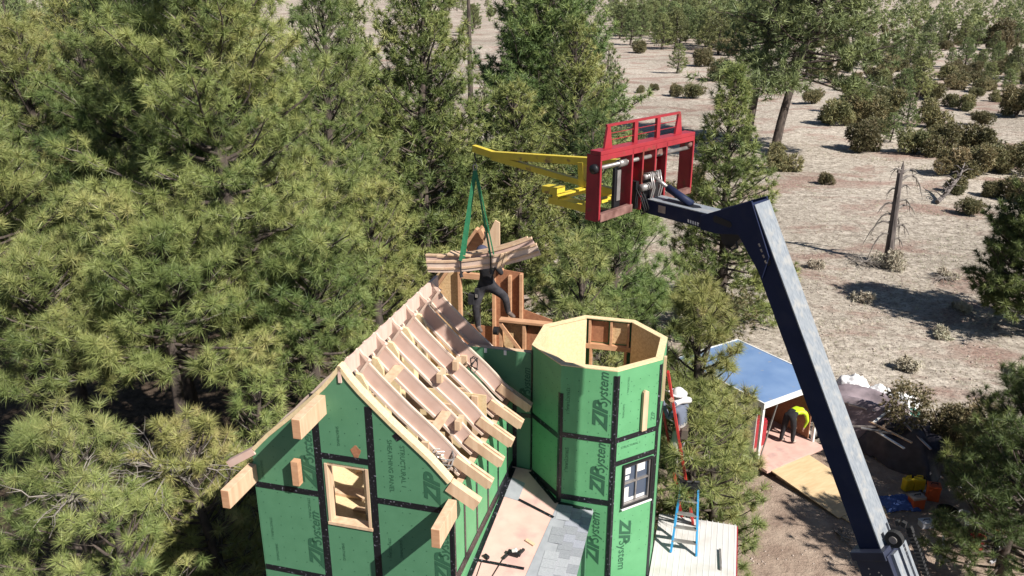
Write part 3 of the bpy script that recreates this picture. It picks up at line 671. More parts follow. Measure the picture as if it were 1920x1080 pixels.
# back wall joining main roof to turret
bw = MB(); bw.box(1.95, 2.965, 2.78, 2.80, 4.6, 6.93); bw = bw.build('back_wall', 'zip', house)
t3 = MB(); t3.box(2.66, 2.95, 2.772, 2.779, 5.86, 5.93); t3.box(2.665, 2.73, 2.770, 2.777, 4.8, 6.2); t3.build('seam_tape', 'tape', bw)
logo(bw, (2.93, 2.777, 5.98), (0, 0, 1), (-1, 0, 0), .20)
for x in (2.25, 2.55): nk = MB(); nk.box(x - .02, x + .02, 2.772, 2.78, 6.86, 6.932); nk.build('paper_tab', 'white', bw)
tt = MB(); tt.box(1.95, 2.965, 2.802, 2.89, 6.87, 6.93)
tt.build('top_plate', 'lumber', bw)

# octagonal turret
TC = Vector((3.90, 3.14, 0)); AP = .94; HS = .39; RIM = 7.07
VV = [(-HS, -AP), (HS, -AP), (AP, -HS), (AP, HS), (HS, AP), (-HS, AP), (-AP, HS), (-AP, -HS)]
VV = [TC + Vector((a, b, 0)) for a, b in VV]     # V1..V8
for k in range(8):
    a = VV[k]; b_ = VV[(k + 1) % 8]; u = (b_ - a); L = u.length; u.normalize(); nrm = Vector((u.y, -u.x, 0))   # outward
    zlo = 0.0
    back_open = (k == 4)
    mb = MB(); T = -nrm * .014
    if back_open:
        mb.prism([(0, zlo), (L, zlo), (L, 5.75), (0, 5.75)], a, u, Z_, T)
        mb.prism([(0, 5.75), (.12, 5.75), (.12, 6.62), (0, 6.62)], a, u, Z_, T); mb.prism([(L - .12, 5.75), (L, 5.75), (L, 6.62), (L - .12, 6.62)], a, u, Z_, T)
        mb.prism([(0, 6.62), (L, 6.62), (L, RIM), (0, RIM)], a, u, Z_, T)
    elif k == 1:
        mb.prism([(0, zlo), (L, zlo), (L, 4.84), (0, 4.84)], a, u, Z_, T)
        mb.prism([(0, 4.84), (.17, 4.84), (.17, 5.56), (0, 5.56)], a, u, Z_, T); mb.prism([(.70, 4.84), (L, 4.84), (L, 5.56), (.70, 5.56)], a, u, Z_, T)
        mb.prism([(0, 5.56), (L, 5.56), (L, RIM), (0, RIM)], a, u, Z_, T)
    else:
        mb.prism([(0, zlo), (L, zlo), (L, RIM), (0, RIM)], a, u, Z_, T)
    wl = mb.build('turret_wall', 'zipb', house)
    # inner lining
    ins = AP - .085; sc = ins / AP
    ia = TC + (a - TC) * sc; ib_ = TC + (b_ - TC) * sc; Li = (ib_ - ia).length
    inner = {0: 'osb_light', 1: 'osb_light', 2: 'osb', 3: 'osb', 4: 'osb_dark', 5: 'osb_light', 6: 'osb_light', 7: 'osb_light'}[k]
    mi = MB(); Ti = nrm * .01
    if back_open:
        mi.prism([(0, 4.9), (Li, 4.9), (Li, 5.75), (0, 5.75)], ia, u, Z_, Ti)
        mi.prism([(Li * .52, 6.66), (Li - .03, 6.66), (Li - .03, RIM - .05), (Li * .52, RIM - .05)], ia + nrm * .06, u, Z_, Ti)
        m9 = MB(); m9.prism([(.06, 6.66), (Li * .46, 6.66), (Li * .46, RIM - .05), (.06, RIM - .05)], ia + nrm * .06, u, Z_, Ti)
    else:
        mi.prism([(0, 4.9), (Li, 4.9), (Li, RIM - .004), (0, RIM - .004)], ia, u, Z_, Ti)
    if back_open: m9.build('inner_lining', 'osb', wl)
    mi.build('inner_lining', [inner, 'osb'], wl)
    # rim plate
    rp = MB(); rp.prism([(0, 0), (L, 0), (L - .04, .1), (.04, .1)], a + Z_ * (RIM + .002), u, -nrm, Z_ * .014); rp.build('rim_plate', 'osb_light', wl)
    if back_open:
        f4 = MB()
        for s0 in (0.03, .30, Li - .07): f4.prism([(s0, 6.6), (s0 + .035, 6.6), (s0 + .035, RIM - .03), (s0, RIM - .03)], ia - nrm * .002, u, Z_, nrm * .06)
        f4.prism([(.0, 6.56), (Li, 6.56), (Li, 6.64), (0, 6.64)], ia - nrm * .006, u, Z_, nrm * .08)
        for s0 in (.06, Li - .10): f4.prism([(s0, 5.7), (s0 + .04, 5.7), (s0 + .04, 6.56), (s0, 6.56)], ia - nrm * .004, u, Z_, nrm * .08)
        f4.build('opening_frame', 'fir', wl)
    tpm = MB(); o_ = a + nrm * .003
    zt = 6.0 if k in (0, 1, 2) else 5.95
    if k in (0, 1, 2, 7):
        tpm.prism([(0.03, zt - .04), (L - .03, zt - .04), (L - .03, zt + .04), (.03, zt + .04)], o_, u, Z_, nrm * .004)
        if k in (0, 7): tpm.prism([(0.03, 4.93), (L - .03, 4.93), (L - .03, 5.02), (.03, 5.02)], o_, u, Z_, nrm * .004)
        if k == 1: tpm.prism([(0.03, 5.58), (L - .03, 5.58), (L - .03, 5.66), (.03, 5.66)], o_, u, Z_, nrm * .004)
        tpm.prism([(0, 0.5), (.042, .5), (.042, RIM - (.42 if k in (0,) else .06)), (0, RIM - (.42 if k in (0,) else .06))], a + nrm * .0045, u, Z_, nrm * .004)
        tpm.prism([(L - .042, .5), (L, .5), (L, RIM - (.42 if k == 7 else .06)), (L - .042, RIM - (.42 if k == 7 else .06))], a + nrm * .0045, u, Z_, nrm * .004)
        tpm.build('seam_tape', 'tape', wl)
    if k in (0, 1, 7): nails(wl, a, u, nrm, [(s_ + rn.uniform(-.01, .01), z + rn.uniform(-.02, .02)) for s_ in (.08, .25, .40, .56, .70) for z in np.arange(4.0, 7.0, .16) if not (k == 1 and 4.8 < z < 5.6)])
    if k == 0:
        logo(wl, a + u * .66 + nrm * .003 + Z_ * 6.16, Z_, -u, .25); logo(wl, a + u * .66 + nrm * .003 + Z_ * 5.10, Z_, -u, .25)
        logo(wl, a + u * .62 + nrm * .003 + Z_ * 3.9, Z_, -u, .25)
        small(a + u * .09 + nrm * .003 + Z_ * 6.75, -Z_, u, wl, size=.06); small(a + u * .09 + nrm * .003 + Z_ * 5.8, -Z_, u, wl, size=.06)
    if k == 1:
        logo(wl, a + u * .18 + nrm * .003 + Z_ * 4.62, -Z_, u, .25)
        small(a + u * .18 + nrm * .003 + Z_ * 6.95, -Z_, u, wl, size=.04); small(a + u * .12 + nrm * .003 + Z_ * 6.55, -Z_, u, wl, s='SHEATHING', size=.04)
        small(a + u * .12 + nrm * .003 + Z_ * 5.84, u, Z_, wl, s='STRUCTURAL 1', size=.05)
        small(a + u * .70 + nrm * .003 + Z_ * 6.15, Z_, -u, wl, s='ZIP', size=.10)
        cl = MB(); cl.prism([(.44, 6.05), (.53, 6.05), (.53, 6.66), (.47, 6.69), (.44, 6.66)], a + nrm * .008, u, Z_, nrm * .045); cl.build('timber_cleat', 'lumber', wl, bevel=.004)
        # window
        wf = MB(); W0, W1, Z0, Z1 = .19, .68, 4.86, 5.54; q = a + nrm * .0
        def ring(mb, s0, s1, z0, z1, t, d0, d1):
            for (p0, p1, r0, r1) in ((s0, s0 + t, z0, z1), (s1 - t, s1, z0, z1), (s0 + t, s1 - t, z1 - t, z1), (s0 + t, s1 - t, z0, z0 + t)):
                mb.prism([(p0, r0), (p1, r0), (p1, r1), (p0, r1)], q + nrm * d0, u, Z_, nrm * (d1 - d0))
        ring(wf, W0 - .025, W1 + .025, Z0 - .02, Z1 + .02, .03, .004, .035)
        win = wf.build('window', 'black', wl)
        sf = MB(); ring(sf, W0 + .006, W1 - .006, Z0 + .011, Z1 - .011, .022, -.04, .012); mid = (W0 + W1) / 2
        sf.prism([(mid - .010, Z0 + .034), (mid + .010, Z0 + .034), (mid + .010, Z1 - .034), (mid - .010, Z1 - .034)], q + nrm * -.03, u, Z_, nrm * .03)
        zm = (Z0 + Z1) / 2 + .03; sf.prism([(W0 + .03, zm - .014), (mid - .0105, zm - .014), (mid - .0105, zm + .014), (W0 + .03, zm + .014)], q + nrm * -.032, u, Z_, nrm * .034)
        sf.prism([(mid + .0105, zm - .014), (W1 - .03, zm - .014), (W1 - .03, zm + .014), (mid + .0105, zm + .014)], q + nrm * -.032, u, Z_, nrm * .034)
        sf.build('frame', 'steel', win)
        gl = MB(); gl.prism([(W0 + .025, Z0 + .03), (W1 - .025, Z0 + .03), (W1 - .025, Z1 - .03), (W0 + .025, Z1 - .03)], q + nrm * -.03, u, Z_, nrm * .004); gl.build('pane', 'glass', win)
        for (s0, s1, r0, r1) in ((.25, .34, 5.36, 5.46), (.25, .32, 5.27, 5.33), (.46, .60, 5.35, 5.48), (.24, .32, 4.95, 5.14), (.25, .62, 4.90, 4.95)):
            stk = MB(); stk.prism([(s0, r0), (s1, r0), (s1, r1), (s0, r1)], q + nrm * -.0255, u, Z_, nrm * .002); stk.build('window_sticker', 'white', win)
        sill = MB(); sill.prism([(W0 - .03, Z0 - .04), (W1 + .03, Z0 - .04), (W1 + .03, Z0 - .022), (W0 - .03, Z0 - .022)], q + nrm * .004, u, Z_, nrm * .05); sill.build('sill', 'white', win)
tf = MB(); tf.prism([(p.x, p.y) for p in [TC + (q - TC) * .88 for q in VV]], (0, 0, 4.86), X_, Y_, Z_ * .04); tf.build('turret_floor', 'osb', house)
# lumber strip on the outer right face
ls = MB(); ls.box(4.842, 4.88, 3.0, 3.06, 6.3, 7.0); ls.build('timber_cleat', 'lumber', house)

# lower roof between main house and turret (rose sheathing, membrane, shingles)
def rz(x, y): return 4.88 + .115 * (y - 2.1) + .08 * (3.3 - x)
def roof_sheet(name, poly, lift, th, mname, parent):
    mb = MB(); k = len(poly); vs = [(x, y, rz(x, y) + lift) for x, y in poly] + [(x, y, rz(x, y) + lift - th) for x, y in poly]
    mb.add(vs, [tuple(range(k)), tuple(range(2 * k - 1, k - 1, -1))] + [(i, i + k, (i + 1) % k + k, (i + 1) % k) for i in range(k)])
    return mb.build(name, mname, parent)
lr = roof_sheet('lower_roof', [(2.676, -.5), (4.02, -.5), (4.02, 2.19), (3.51, 2.19), (2.965, 2.74), (2.676, 2.74)], 0, .04, 'decking', house)
roof_sheet('membrane', [(3.30, -.5), (4.03, -.5), (4.03, 2.185), (3.52, 2.185)], .006, .004, 'membrane', lr)
roof_sheet('membrane', [(2.68, 2.05), (2.95, 2.02), (2.955, 2.42), (2.68, 2.5)], .006, .004, 'membrane', lr)
sh = MB(); rng0 = random.Random(4)
for r_ in range(3):
    for i in range(17):
        y0 = -.5 + i * .155 + (r_ % 2) * .07
        if rng0.random() < (.25 if r_ == 2 else 0): continue
        if y0 + .15 > 2.17: continue
        x1 = 4.045 - r_ * .15; x0 = x1 - .2; lift = .03 - .0 * r_
        vs = [(x0, y0, rz(x0, y0) + .012), (x1, y0, rz(x1, y0) + .030 - r_ * .0), (x1, y0 + .15, rz(x1, y0 + .15) + .030), (x0, y0 + .15, rz(x0, y0 + .15) + .012)]
        sh.mat(rng0.choice([0, 1, 2])); b0 = len(sh.v)
        sh.add(vs + [(p[0], p[1], p[2] - .008) for p in vs], [(0, 1, 2, 3), (7, 6, 5, 4), (0, 4, 5, 1), (1, 5, 6, 2), (2, 6, 7, 3), (3, 7, 4, 0)])
M['sh1'] = mat('shingle_light', (0.36, 0.37, 0.39), (0.28, 0.29, 0.31), scale=60, rough=.9); M['sh2'] = mat('shingle_mid', (0.27, 0.28, 0.30), (0.20, 0.21, 0.23), scale=60, rough=.9); M['sh3'] = mat('shingle_blue', (0.31, 0.32, 0.36), (0.24, 0.25, 0.29), scale=60, rough=.9)
sh.build('shingles', ['sh1', 'sh2', 'sh3'], lr)
st_ = MB()
def rstrip(a, b_, wd):
    a = Vector((a[0], a[1], rz(*a) + .006)); b_ = Vector((b_[0], b_[1], rz(*b_) + .006)); st_.bar(a, b_, wd, .004)
rstrip((2.69, .75), (3.35, .80), .05); rstrip((2.95, 2.05), (3.52, 1.85), .05); rstrip((2.70, -.4), (2.70, 2.7), .07); rstrip((2.97, 2.70), (3.50, 2.16), .07); rstrip((3.52, 2.17), (4.02, 2.17), .08)
st_.build('seam_tape', 'tape', lr)
ww = MB()
ww.box(3.94, 3.955, -.4, 2.18, 0, 4.7); ww.box(2.68, 3.94, -.42, -.405, 0, 4.7)
ww.build('porch_wall', 'zip', house)

# pale metal lean-to roof on the right
mr = MB(); mr.box(4.86, 6.16, .6, 4.40, 3.36, 3.395)
mr = mr.build('lean_to_roof', 'metalroof', house)
sm_ = MB()
for i in range(14): sm_.tube([(4.92 + i * .093, .6, 3.393), (4.92 + i * .093, 4.43, 3.393)], .007, 6)
sm_.build('roof_rib', 'metalroof', mr)
tr_ = MB(); tr_.box(6.162, 6.18, .6, 4.40, 3.27, 3.38); tr_.build('roof_trim', 'red', mr)
lw2 = MB(); lw2.box(4.9, 6.12, .7, 4.3, 0, 3.34); lw2.build('lean_to_wall', 'osb', house)
gt = MB(); gt.bar((5.93, 3.15, 3.42), (5.90, 3.65, 3.42), .03, .03); gt = gt.build('spirit_level', 'steel'); gt.location = (HX, HY, 0); gt.rotation_euler = (0, 0, HRZ)
tag(gt, 'short grey straight bar lying on the pale metal lean-to roof', 'bar')

# far gable framing at the other end of the ridge
fg = MB(); y = 5.6
def wallp(poly, mname='osb_dark', yb=None, name='far_gable_wall', th=.02):
    g = MB(); g.prism(poly, (0, y if yb is None else yb, 0), X_, Z_, (0, th, 0)); return g.build(name, mname, house)
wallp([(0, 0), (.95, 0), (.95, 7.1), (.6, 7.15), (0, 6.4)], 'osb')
wallp([(1.55, 5.0), (2.65, 5.0), (2.65, 6.30), (2.12, 6.45), (2.10, 7.15), (1.55, 7.2)], 'osb_dark')  # shade on the gable's inner side put into a browner board colour
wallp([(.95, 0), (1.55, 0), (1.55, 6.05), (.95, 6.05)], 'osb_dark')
wallp([(.9, 7.15), (1.62, 7.15), (1.62, 7.6), (1.34, 7.98), (1.1, 7.7), (1.0, 7.4)], 'fir')
fs_ = MB()
for (x, z0, z1) in ((.90, 5.2, 7.15), (1.55, 5.2, 7.25), (1.85, 5.2, 7.1), (2.06, 5.2, 7.15), (.45, 5.2, 6.9)): fs_.box(x, x + .05, y - .095, y - .002, z0, z1)
fs_.box(.94, 1.55, y - .095, y - .004, 6.98, 7.08)
fs_.bar((.3, y - .12, 6.5), (1.3, y - .12, 7.95), .05, .14, (0, 1, 0)); fs_.bar((1.75, y - .12, 7.2), (1.36, y - .12, 7.95), .05, .12, (0, 1, 0))
fs_.build('far_gable_frame', 'fir', house)
gb = MB(); gb.prism([(1.40, 7.66), (1.74, 7.66), (1.74, 8.12), (1.66, 8.16), (1.56, 7.95)], (0, 5.35, 0), X_, Z_, (0, .04, 0)); gb.build('gusset_board', 'lumber', house)
# cross wall stub beside the turret
dm = MB(); dm.box(2.04, 2.90, 4.42, 4.435, 4.9, 6.72); dm = dm.build('cross_wall', 'osb', house)
d2 = MB(); d2.box(2.02, 2.07, 4.32, 4.418, 4.9, 6.72); d2.box(2.42, 2.47, 4.32, 4.418, 4.9, 6.72); d2.box(2.85, 2.90, 4.32, 4.418, 4.9, 6.72); d2.box(2.02, 2.90, 4.30, 4.44, 6.722, 6.76)
d2.bar((2.05, 4.30, 6.68), (2.42, 4.30, 6.2), .03, .06); d2.build('stud', 'fir', dm)
d3 = MB(); d3.box(2.48, 2.84, 4.405, 4.416, 5.2, 6.68); d3.build('inner_board', 'osb_dark', dm)
rp_ = MB(); rp_.box(.0, 2.63, 3.0, 3.05, 5.1, 5.2); rp_.build('loose_board', 'lumber', house)
# thin upright steel bar behind the roof
pb = MB(); pb.box(1.55, 1.575, 4.7, 4.72, 5.10, 7.05); pb.build('interior_post', 'steel', house)

def hw(x, y, z):   # house local -> world
    c, s = math.cos(HRZ), math.sin(HRZ); return Vector((HX + c * x - s * y, HY + s * x + c * y, z))

# ------------------------------------------------------------------ telehandler
MS = .891
MX, MY, MZ = 2.8819 * MS, 9.2582 * MS, 12 - 2.361 * MS
MRZ = math.radians(135)
def mloc(d, w_, z): return Vector((d, -w_, z))
def mw(d, w_, z):
    d, w_, z = d * MS, w_ * MS, z * MS
    return Vector((MX + d * math.cos(MRZ) + w_ * math.sin(MRZ), MY + d * math.sin(MRZ) - w_ * math.cos(MRZ), MZ + z))
th = empty('telehandler', (MX, MY, MZ), MRZ, 'grey blue telehandler reaching its long boom and red fork carriage over the house', 'telehandler'); th.scale = (MS,) * 3
DX, WX, = Vector((1, 0, 0)), Vector((0, -1, 0))
def side_prism(mb, poly, w0, w1): return mb.prism(poly, WX * w0, DX, Z_, WX * (w1 - w0))
# inner boom section, side profile in the lifting plane
ax = Vector((-.4800, 0, -.8773)); pn = Vector((-.8773, 0, .4800))     # along the boom (down), and towards its upper face
A0 = Vector((.04, 0, -.14)) ; BW0, BW1 = 0.0, .34
def bp(s, t): q = Vector((-.317, 0, -1.366)) + ax * s + pn * t; return (q.x, q.z)
DEP = .277
ib_ = MB(); side_prism(ib_, [bp(-1.25, 0), bp(3.2, 0), bp(3.2, DEP - .02), bp(-1.25, DEP - .02)], BW0 + .012, BW1 - .012)
inner_boom = ib_.build('boom_section', 'navy', th, bevel=.006)
tp2 = MB(); side_prism(tp2, [bp(-1.36, DEP - .018), bp(3.2, DEP - .018), bp(3.2, DEP), bp(-1.36, DEP)], BW0, BW1)
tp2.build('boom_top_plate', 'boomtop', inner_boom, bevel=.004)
sl_ = MB()
def slot_poly(s0, s1, t0, r, n=8):
    return [bp(s0 - r * math.sin(a), t0 + r * math.cos(a)) for a in np.linspace(0, math.pi, n)] + [bp(s1 + r * math.sin(a), t0 - r * math.cos(a)) for a in np.linspace(0, math.pi, n)]
side_prism(sl_, slot_poly(-.93, -.68, .165, .042), -.002, .011); sl_.build('boom_slot', 'black', inner_boom)
s5 = MB(); 
for k in range(4): s5.bar(mloc(*[0, -.004, 0]) + Vector((bp(-.92 + k * .07, .155)[0], .0, bp(-.92 + k * .07, .155)[1])), Vector((bp(-.88 + k * .07, .16)[0], .0, bp(-.88 + k * .07, .16)[1])), .02, .03, (0, 1, 0))
s5.build('hose_fitting', 'steel', inner_boom)
# head block
hd = MB(); side_prism(hd, [(.135, -.002), (.756, -.285), (.80, -.30), (.784, -.479), (.55, -.485), (.264, -.438), (-.10, -.90), (-.16, -.62)], -.015, .0115)
side_prism(hd, [(.135, -.002), (.756, -.285), (.80, -.30), (.784, -.479), (.55, -.485), (.264, -.438), (-.10, -.90), (-.16, -.62)], .329, .355)
side_prism(hd, [(.128, -.03), (.70, -.29), (.70, -.33), (.10, -.07)], .012, .328)
side_prism(hd, [(.264, -.43), (.78, -.47), (.78, -.44), (.264, -.40)], .012, .328)
boom_head = hd.build('boom_head', 'navy', th, bevel=.005)
h2 = MB(); side_prism(h2, [(.38, -.30), (.60, -.26), (.62, -.30), (.60, -.345), (.38, -.375), (.35, -.34)], -.019, -.0155); h2.build('head_slot', 'black', boom_head)
h3 = MB(); side_prism(h3, [(.56, -.47), (.50, -.60), (.43, -.66), (.36, -.62), (.27, -.50), (.27, -.43)], .05, .28)
h3.tube([mloc(.30, .02, -.53), mloc(.26, .0, -.60), mloc(.33, -.01, -.64), mloc(.44, .03, -.62)], .016, 6); h3.build('tilt_linkage', 'black', boom_head)
# gooseneck box
gn = MB(); side_prism(gn, [(.74, -.285), (1.62, -.262), (1.72, -.29), (1.70, -.43), (1.576, -.445), (.80, -.47)], .03, .31)
goose = gn.build('boom_nose', 'navy', th, bevel=.008)
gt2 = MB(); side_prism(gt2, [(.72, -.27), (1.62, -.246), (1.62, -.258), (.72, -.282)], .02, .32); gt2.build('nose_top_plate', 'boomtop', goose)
gs = MB(); gs.add([mloc(.98, .10, -.262), mloc(1.45, .10, -.249), mloc(1.45, .25, -.249), mloc(.98, .25, -.262), mloc(.90, .175, -.265)], [(0, 1, 2, 3), (0, 3, 4)]); gs.build('cylinder_recess', 'black', goose)
lab = MB(); side_prism(lab, [(1.34, -.30), (1.45, -.297), (1.45, -.39), (1.34, -.393)], .0265, .029); lab.build('decal', 'steel', goose)
l2 = MB()
for k in range(5): side_prism(l2, [(.98 - k * .035, -.40 - k * .004), (1.0 - k * .035, -.395 - k * .004), (1.0 - k * .035, -.43 - k * .004), (.98 - k * .035, -.44 - k * .004)], .0265, .029)
l2.build('decal', 'white', goose)
# tilt cylinder
tc_ = MB(); tc_.tube([mloc(1.05, .17, -.24), mloc(1.42, .17, -.09)], .05, 12); tc_.build('tilt_cylinder', 'navy', th, smooth=True)
tc_ = MB(); tc_.tube([mloc(1.42, .17, -.09), mloc(1.66, .16, .03)], .026, 10); tc_.build('cylinder_rod', 'steel', th, smooth=True)
hs = MB()
for (dw, c) in ((.06, 0), (.22, 0), (.10, 1), (.27, 1)):
    hs.tube([mloc(1.75, dw, .05), mloc(1.60, dw - .04, .10), mloc(1.56, dw - .02, -.1), mloc(1.62, dw, -.30), mloc(1.70, dw + .02, -.36)], .011, 6)
hs.build('hydraulic_hose', 'steel', th, smooth=True)
h6 = MB()
for dw in (.0, -.05, -.09): h6.tube([mloc(1.72, dw, -.12), mloc(1.62, dw - .03, -.22), mloc(1.58, dw, -.36), mloc(1.66, dw + .06, -.45), mloc(1.74, dw + .1, -.36)], .009, 6)
h6.build('hydraulic_hose', 'rubber', th, smooth=True)
# carriage (plane across the boom)
CD = 1.705
def cprism(mb, poly, d0, d1): return mb.prism(poly, DX * d0, WX, Z_, DX * (d1 - d0))
cg = empty('fork_carriage'); cg.parent = th
cf = MB()
cprism(cf, [(-.885, .43), (1.125, .43), (1.125, .48), (-.885, .48)], CD - .02, CD + .15)
cprism(cf, [(-.885, .36), (1.125, .36), (1.125, .4295), (-.885, .4295)], CD - .02, CD + .01)
for (a, b_) in ((-.885, -.86), (1.10, 1.125)): 
    cprism(cf, [(a, .4295), (b_, .4295), (b_, -.32), (a, -.40)], CD + .0105, CD + .20)
    cprism(cf, [(a - .001, .36), (a + .03, .36), (a + .03, -.36), (a - .001, -.38)], CD - .02, CD + .01)
for a in (-.26, -.04, .23, .47): cprism(cf, [(a, .43), (a + .03, .43), (a + .03, -.36), (a, -.40)], CD - .02, CD + .17)
cprism(cf, [(-.23, .428), (-.041, .428), (-.041, .05), (-.12, -.02), (-.23, -.02)], CD + .14, CD + .165); cprism(cf, [(.26, .428), (.469, .428), (.469, .05), (.35, -.05), (.26, -.02)], CD + .14, CD + .165)
cframe = cf.build('carriage_frame', 'red', cg, bevel=.006)
brs = MB()
cprism(brs, [(-.66, .735), (.89, .735), (.89, .765), (-.66, .765)], CD + .08, CD + .11)
for a in (-.66, .835): cprism(brs, [(a - .05, .48), (a + .10, .48), (a + .055, .734), (a, .734)], CD + .07, CD + .10)
for a in (-.12, .36): cprism(brs, [(a, .48), (a + .07, .48), (a + .07, .734), (a, .734)], CD + .07, CD + .11)
brs.build('backrest', 'red', cg)
bw_ = MB()
for z in (.57, .65): bw_.tube([mloc(CD + .09, -.6, z), mloc(CD + .09, .85, z)], .005, 5)
bw_.build('backrest_wire', 'red', cg)
sh_ = MB(); sh_.tube([mloc(CD + .06, -.90, .26), mloc(CD + .06, 1.14, .26)], .027, 12); sh_.build('fork_shaft', 'steel', cg, smooth=True)
s7 = MB(); s7.tube([mloc(CD + .06, -.44, .26), mloc(CD + .06, -.30, .26)], .05, 12); s7.build('shaft_collar', 'steel', cg, smooth=True)
s8 = MB(); s8.tube([mloc(CD + .06, -.93, .26), mloc(CD + .06, -.885, .26)], .06, 12); s8.build('shaft_nut', 'black', cg, smooth=True)
s9 = MB(); s9.tube([mloc(CD + .04, 1.05, .31), mloc(CD + .04, 1.10, .31)], .045, 10); s9.build('shaft_collar', 'rust', cg, smooth=True)
for (a, b_) in ((-.22, .32),): 
    q = MB(); q.tube([mloc(CD - .05, -.03, .04), mloc(CD - .05, .30, .04)], .035, 12); q.tube([mloc(CD - .03, -.06, -.10), mloc(CD - .03, .18, -.10)], .05, 12); q.build('pivot_pin', 'steel', cg, smooth=True)
q = MB(); cprism(q, [(-.10, -.02), (.40, -.02), (.40, -.36), (-.10, -.38)], CD + .02, CD + .12); q.build('tilt_bracket', 'black', cg)
q = MB(); cprism(q, [(.30, .28), (.42, .28), (.40, .35), (.34, .355)], CD + .0, CD + .12); q.build('pivot_block', 'rust', cg)
q = MB(); cprism(q, [(-.86, -.40), (-.22, -.38), (-.22, -.28), (-.86, -.30)], CD - .03, CD + .04); q.build('lower_rail', 'rust', cg, bevel=.004)
q = MB(); cprism(q, [(.47, -.36), (1.10, -.36), (1.10, -.29), (.47, -.29)], CD - .03, CD + .04); q.build('lower_rail', 'rust', cg)
for a in (-.46, .30):
    f = MB(); cprism(f, [(a, -.42), (a + .12, -.42), (a + .12, .20), (a, .20)], CD + .085, CD + .13)
    f.prism([(CD + .13, -.42), (CD + 1.25, -.405), (CD + 1.25, -.39), (CD + .13, -.37)], WX * a, DX, Z_, WX * .12)
    f.build('fork', 'black' if a < 0 else 'rust', cg, bevel=.004)
f = MB(); cprism(f, [(-.43, -.22), (-.36, -.22), (-.36, .17), (-.43, .17)], CD + .07, CD + .084); f.build('cylinder_rod', 'steel', cg)
# outer boom section, down towards the machine
ob_ = MB(); side_prism(ob_, [bp(2.92, -.05), bp(9.2, -.05), bp(9.2, .36), bp(2.92, .36)], -.07, .40)
outer = ob_.build('boom_section', 'navydark', th, bevel=.01)
c_ = MB(); side_prism(c_, [bp(2.86, -.08), bp(2.97, -.08), bp(2.97, .34), bp(2.86, .34)], -.09, .43); c_.build('boom_collar', 'navydark', outer, bevel=.008)
o2 = MB(); side_prism(o2, [bp(2.93, .362), bp(9.2, .362), bp(9.2, .40), bp(2.93, .40)], .0, .12); side_prism(o2, [bp(2.93, .362), bp(9.2, .362), bp(9.2, .39), bp(2.93, .39)], .20, .38)
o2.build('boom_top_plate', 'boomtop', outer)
rl = MB(); c0 = Vector((bp(2.80, .40)[0], 0, bp(2.80, .40)[1]))
rl.tube([c0 + WX * .10, c0 + WX * .17], .10, 20); rl.build('hose_reel', 'rubber', outer, smooth=False)
r2 = MB(); r2.tube([c0 + WX * .085, c0 + WX * .19], .045, 14); r2.build('reel_hub', 'steel', outer)
ch = MB()
cp = [c0 + Vector((math.cos(a), 0, math.sin(a))) * .115 for a in np.linspace(2.4, -.1, 10)]
pth = [bp(2.78, .52), bp(3.05, .53), bp(3.8, .50), bp(5.5, .45)]
cp = [Vector((c0.x + x, 0, c0.z + z)) for x, z in ((.06, .11), (0, .13), (-.08, .12), (-.13, .05))] + [Vector((a, 0, b_)) for a, b_ in pth]
prev = None; k_ = 0
for i in range(len(cp) - 1):
    L = (cp[i + 1] - cp[i]).length; nn_ = max(1, int(L / .045))
    for j in range(nn_):
        q0 = cp[i].lerp(cp[i + 1], j / nn_); q1 = cp[i].lerp(cp[i + 1], (j + .6) / nn_); ch.bar(q0 + WX * .30, q1 + WX * .30, .06, .05, (0, 1, 0))
ch.build('hose_chain', 'rubber', outer)
rng1 = random.Random(8); rv = MB()
for k in range(26):
    q = bp(3.05 + rng1.random() * 1.0, .0 + rng1.random() * .3); rv.tube([Vector((q[0], .071, q[1])), Vector((q[0], .078, q[1]))], .008, 6)
rv.build('rivet', 'steel', outer)
# chassis and wheels on the ground
gd = -MZ / MS
fx = bp(8.9, 0)[0]
cs = MB(); cs.prism([(fx - .6, gd + 1.55), (fx + 1.2, gd + 1.55), (fx + 2.9, gd + 1.1), (fx + 3.0, gd + .55), (fx - 1.1, gd + .55), (fx - 1.1, gd + 1.2)], WX * -.45, DX, Z_, WX * 1.2)
cs.build('chassis', 'navy', th, bevel=.04)
cb = MB(); cb.prism([(fx - .4, gd + 1.0), (fx + 1.2, gd + 1.0), (fx + 1.1, gd + 2.5), (fx - .1, gd + 2.5)], WX * 1.0, DX, Z_, WX * .9); cb.build('cab', 'navydark', th, bevel=.05)
for dx in (-.4, 2.3):
    for wq in (-.95, 1.05):
        wh = MB(); c1 = Vector((fx + dx, 0, gd + .56)); wh.tube([c1 + WX * wq, c1 + WX * (wq + .38)], .56, 28); wh = wh.build('wheel', 'rubber', th, bevel=.05)
        hb = MB(); hb.tube([c1 + WX * (wq - .01), c1 + WX * (wq + .39)], .26, 20); hb.build('rim', 'steel', wh)

# ------------------------------------------------------------------ yellow jib, slung rafters
jb = empty('truss_jib', (MX, MY, MZ), MRZ, 'yellow steel lifting jib mounted on the forks of the red carriage', 'jib'); jb.scale = (MS,) * 3
JW = .12
def jbar(a, b_, h=.09, wd=.09, name='strut', par=None, m_='yellow', w0=None, w1=None):
    mb = MB(); mb.bar(mloc(a[0], JW if w0 is None else w0, a[1]), mloc(b_[0], JW if w1 is None else w1, b_[1]), wd, h); return mb.build(name, m_, par or jb, bevel=.006)
mb = MB(); mb.bar(mloc(5.04, JW, -.055), mloc(4.56, JW, -.10), .08, .11); mb.bar(mloc(4.6, JW, -.098), mloc(1.88, JW, .15), .09, .11); mb.build('top_chord', 'yellow', jb, bevel=.006)
jbar((4.62, -.135), (2.05, -.285), .085, .08, 'lower_chord')
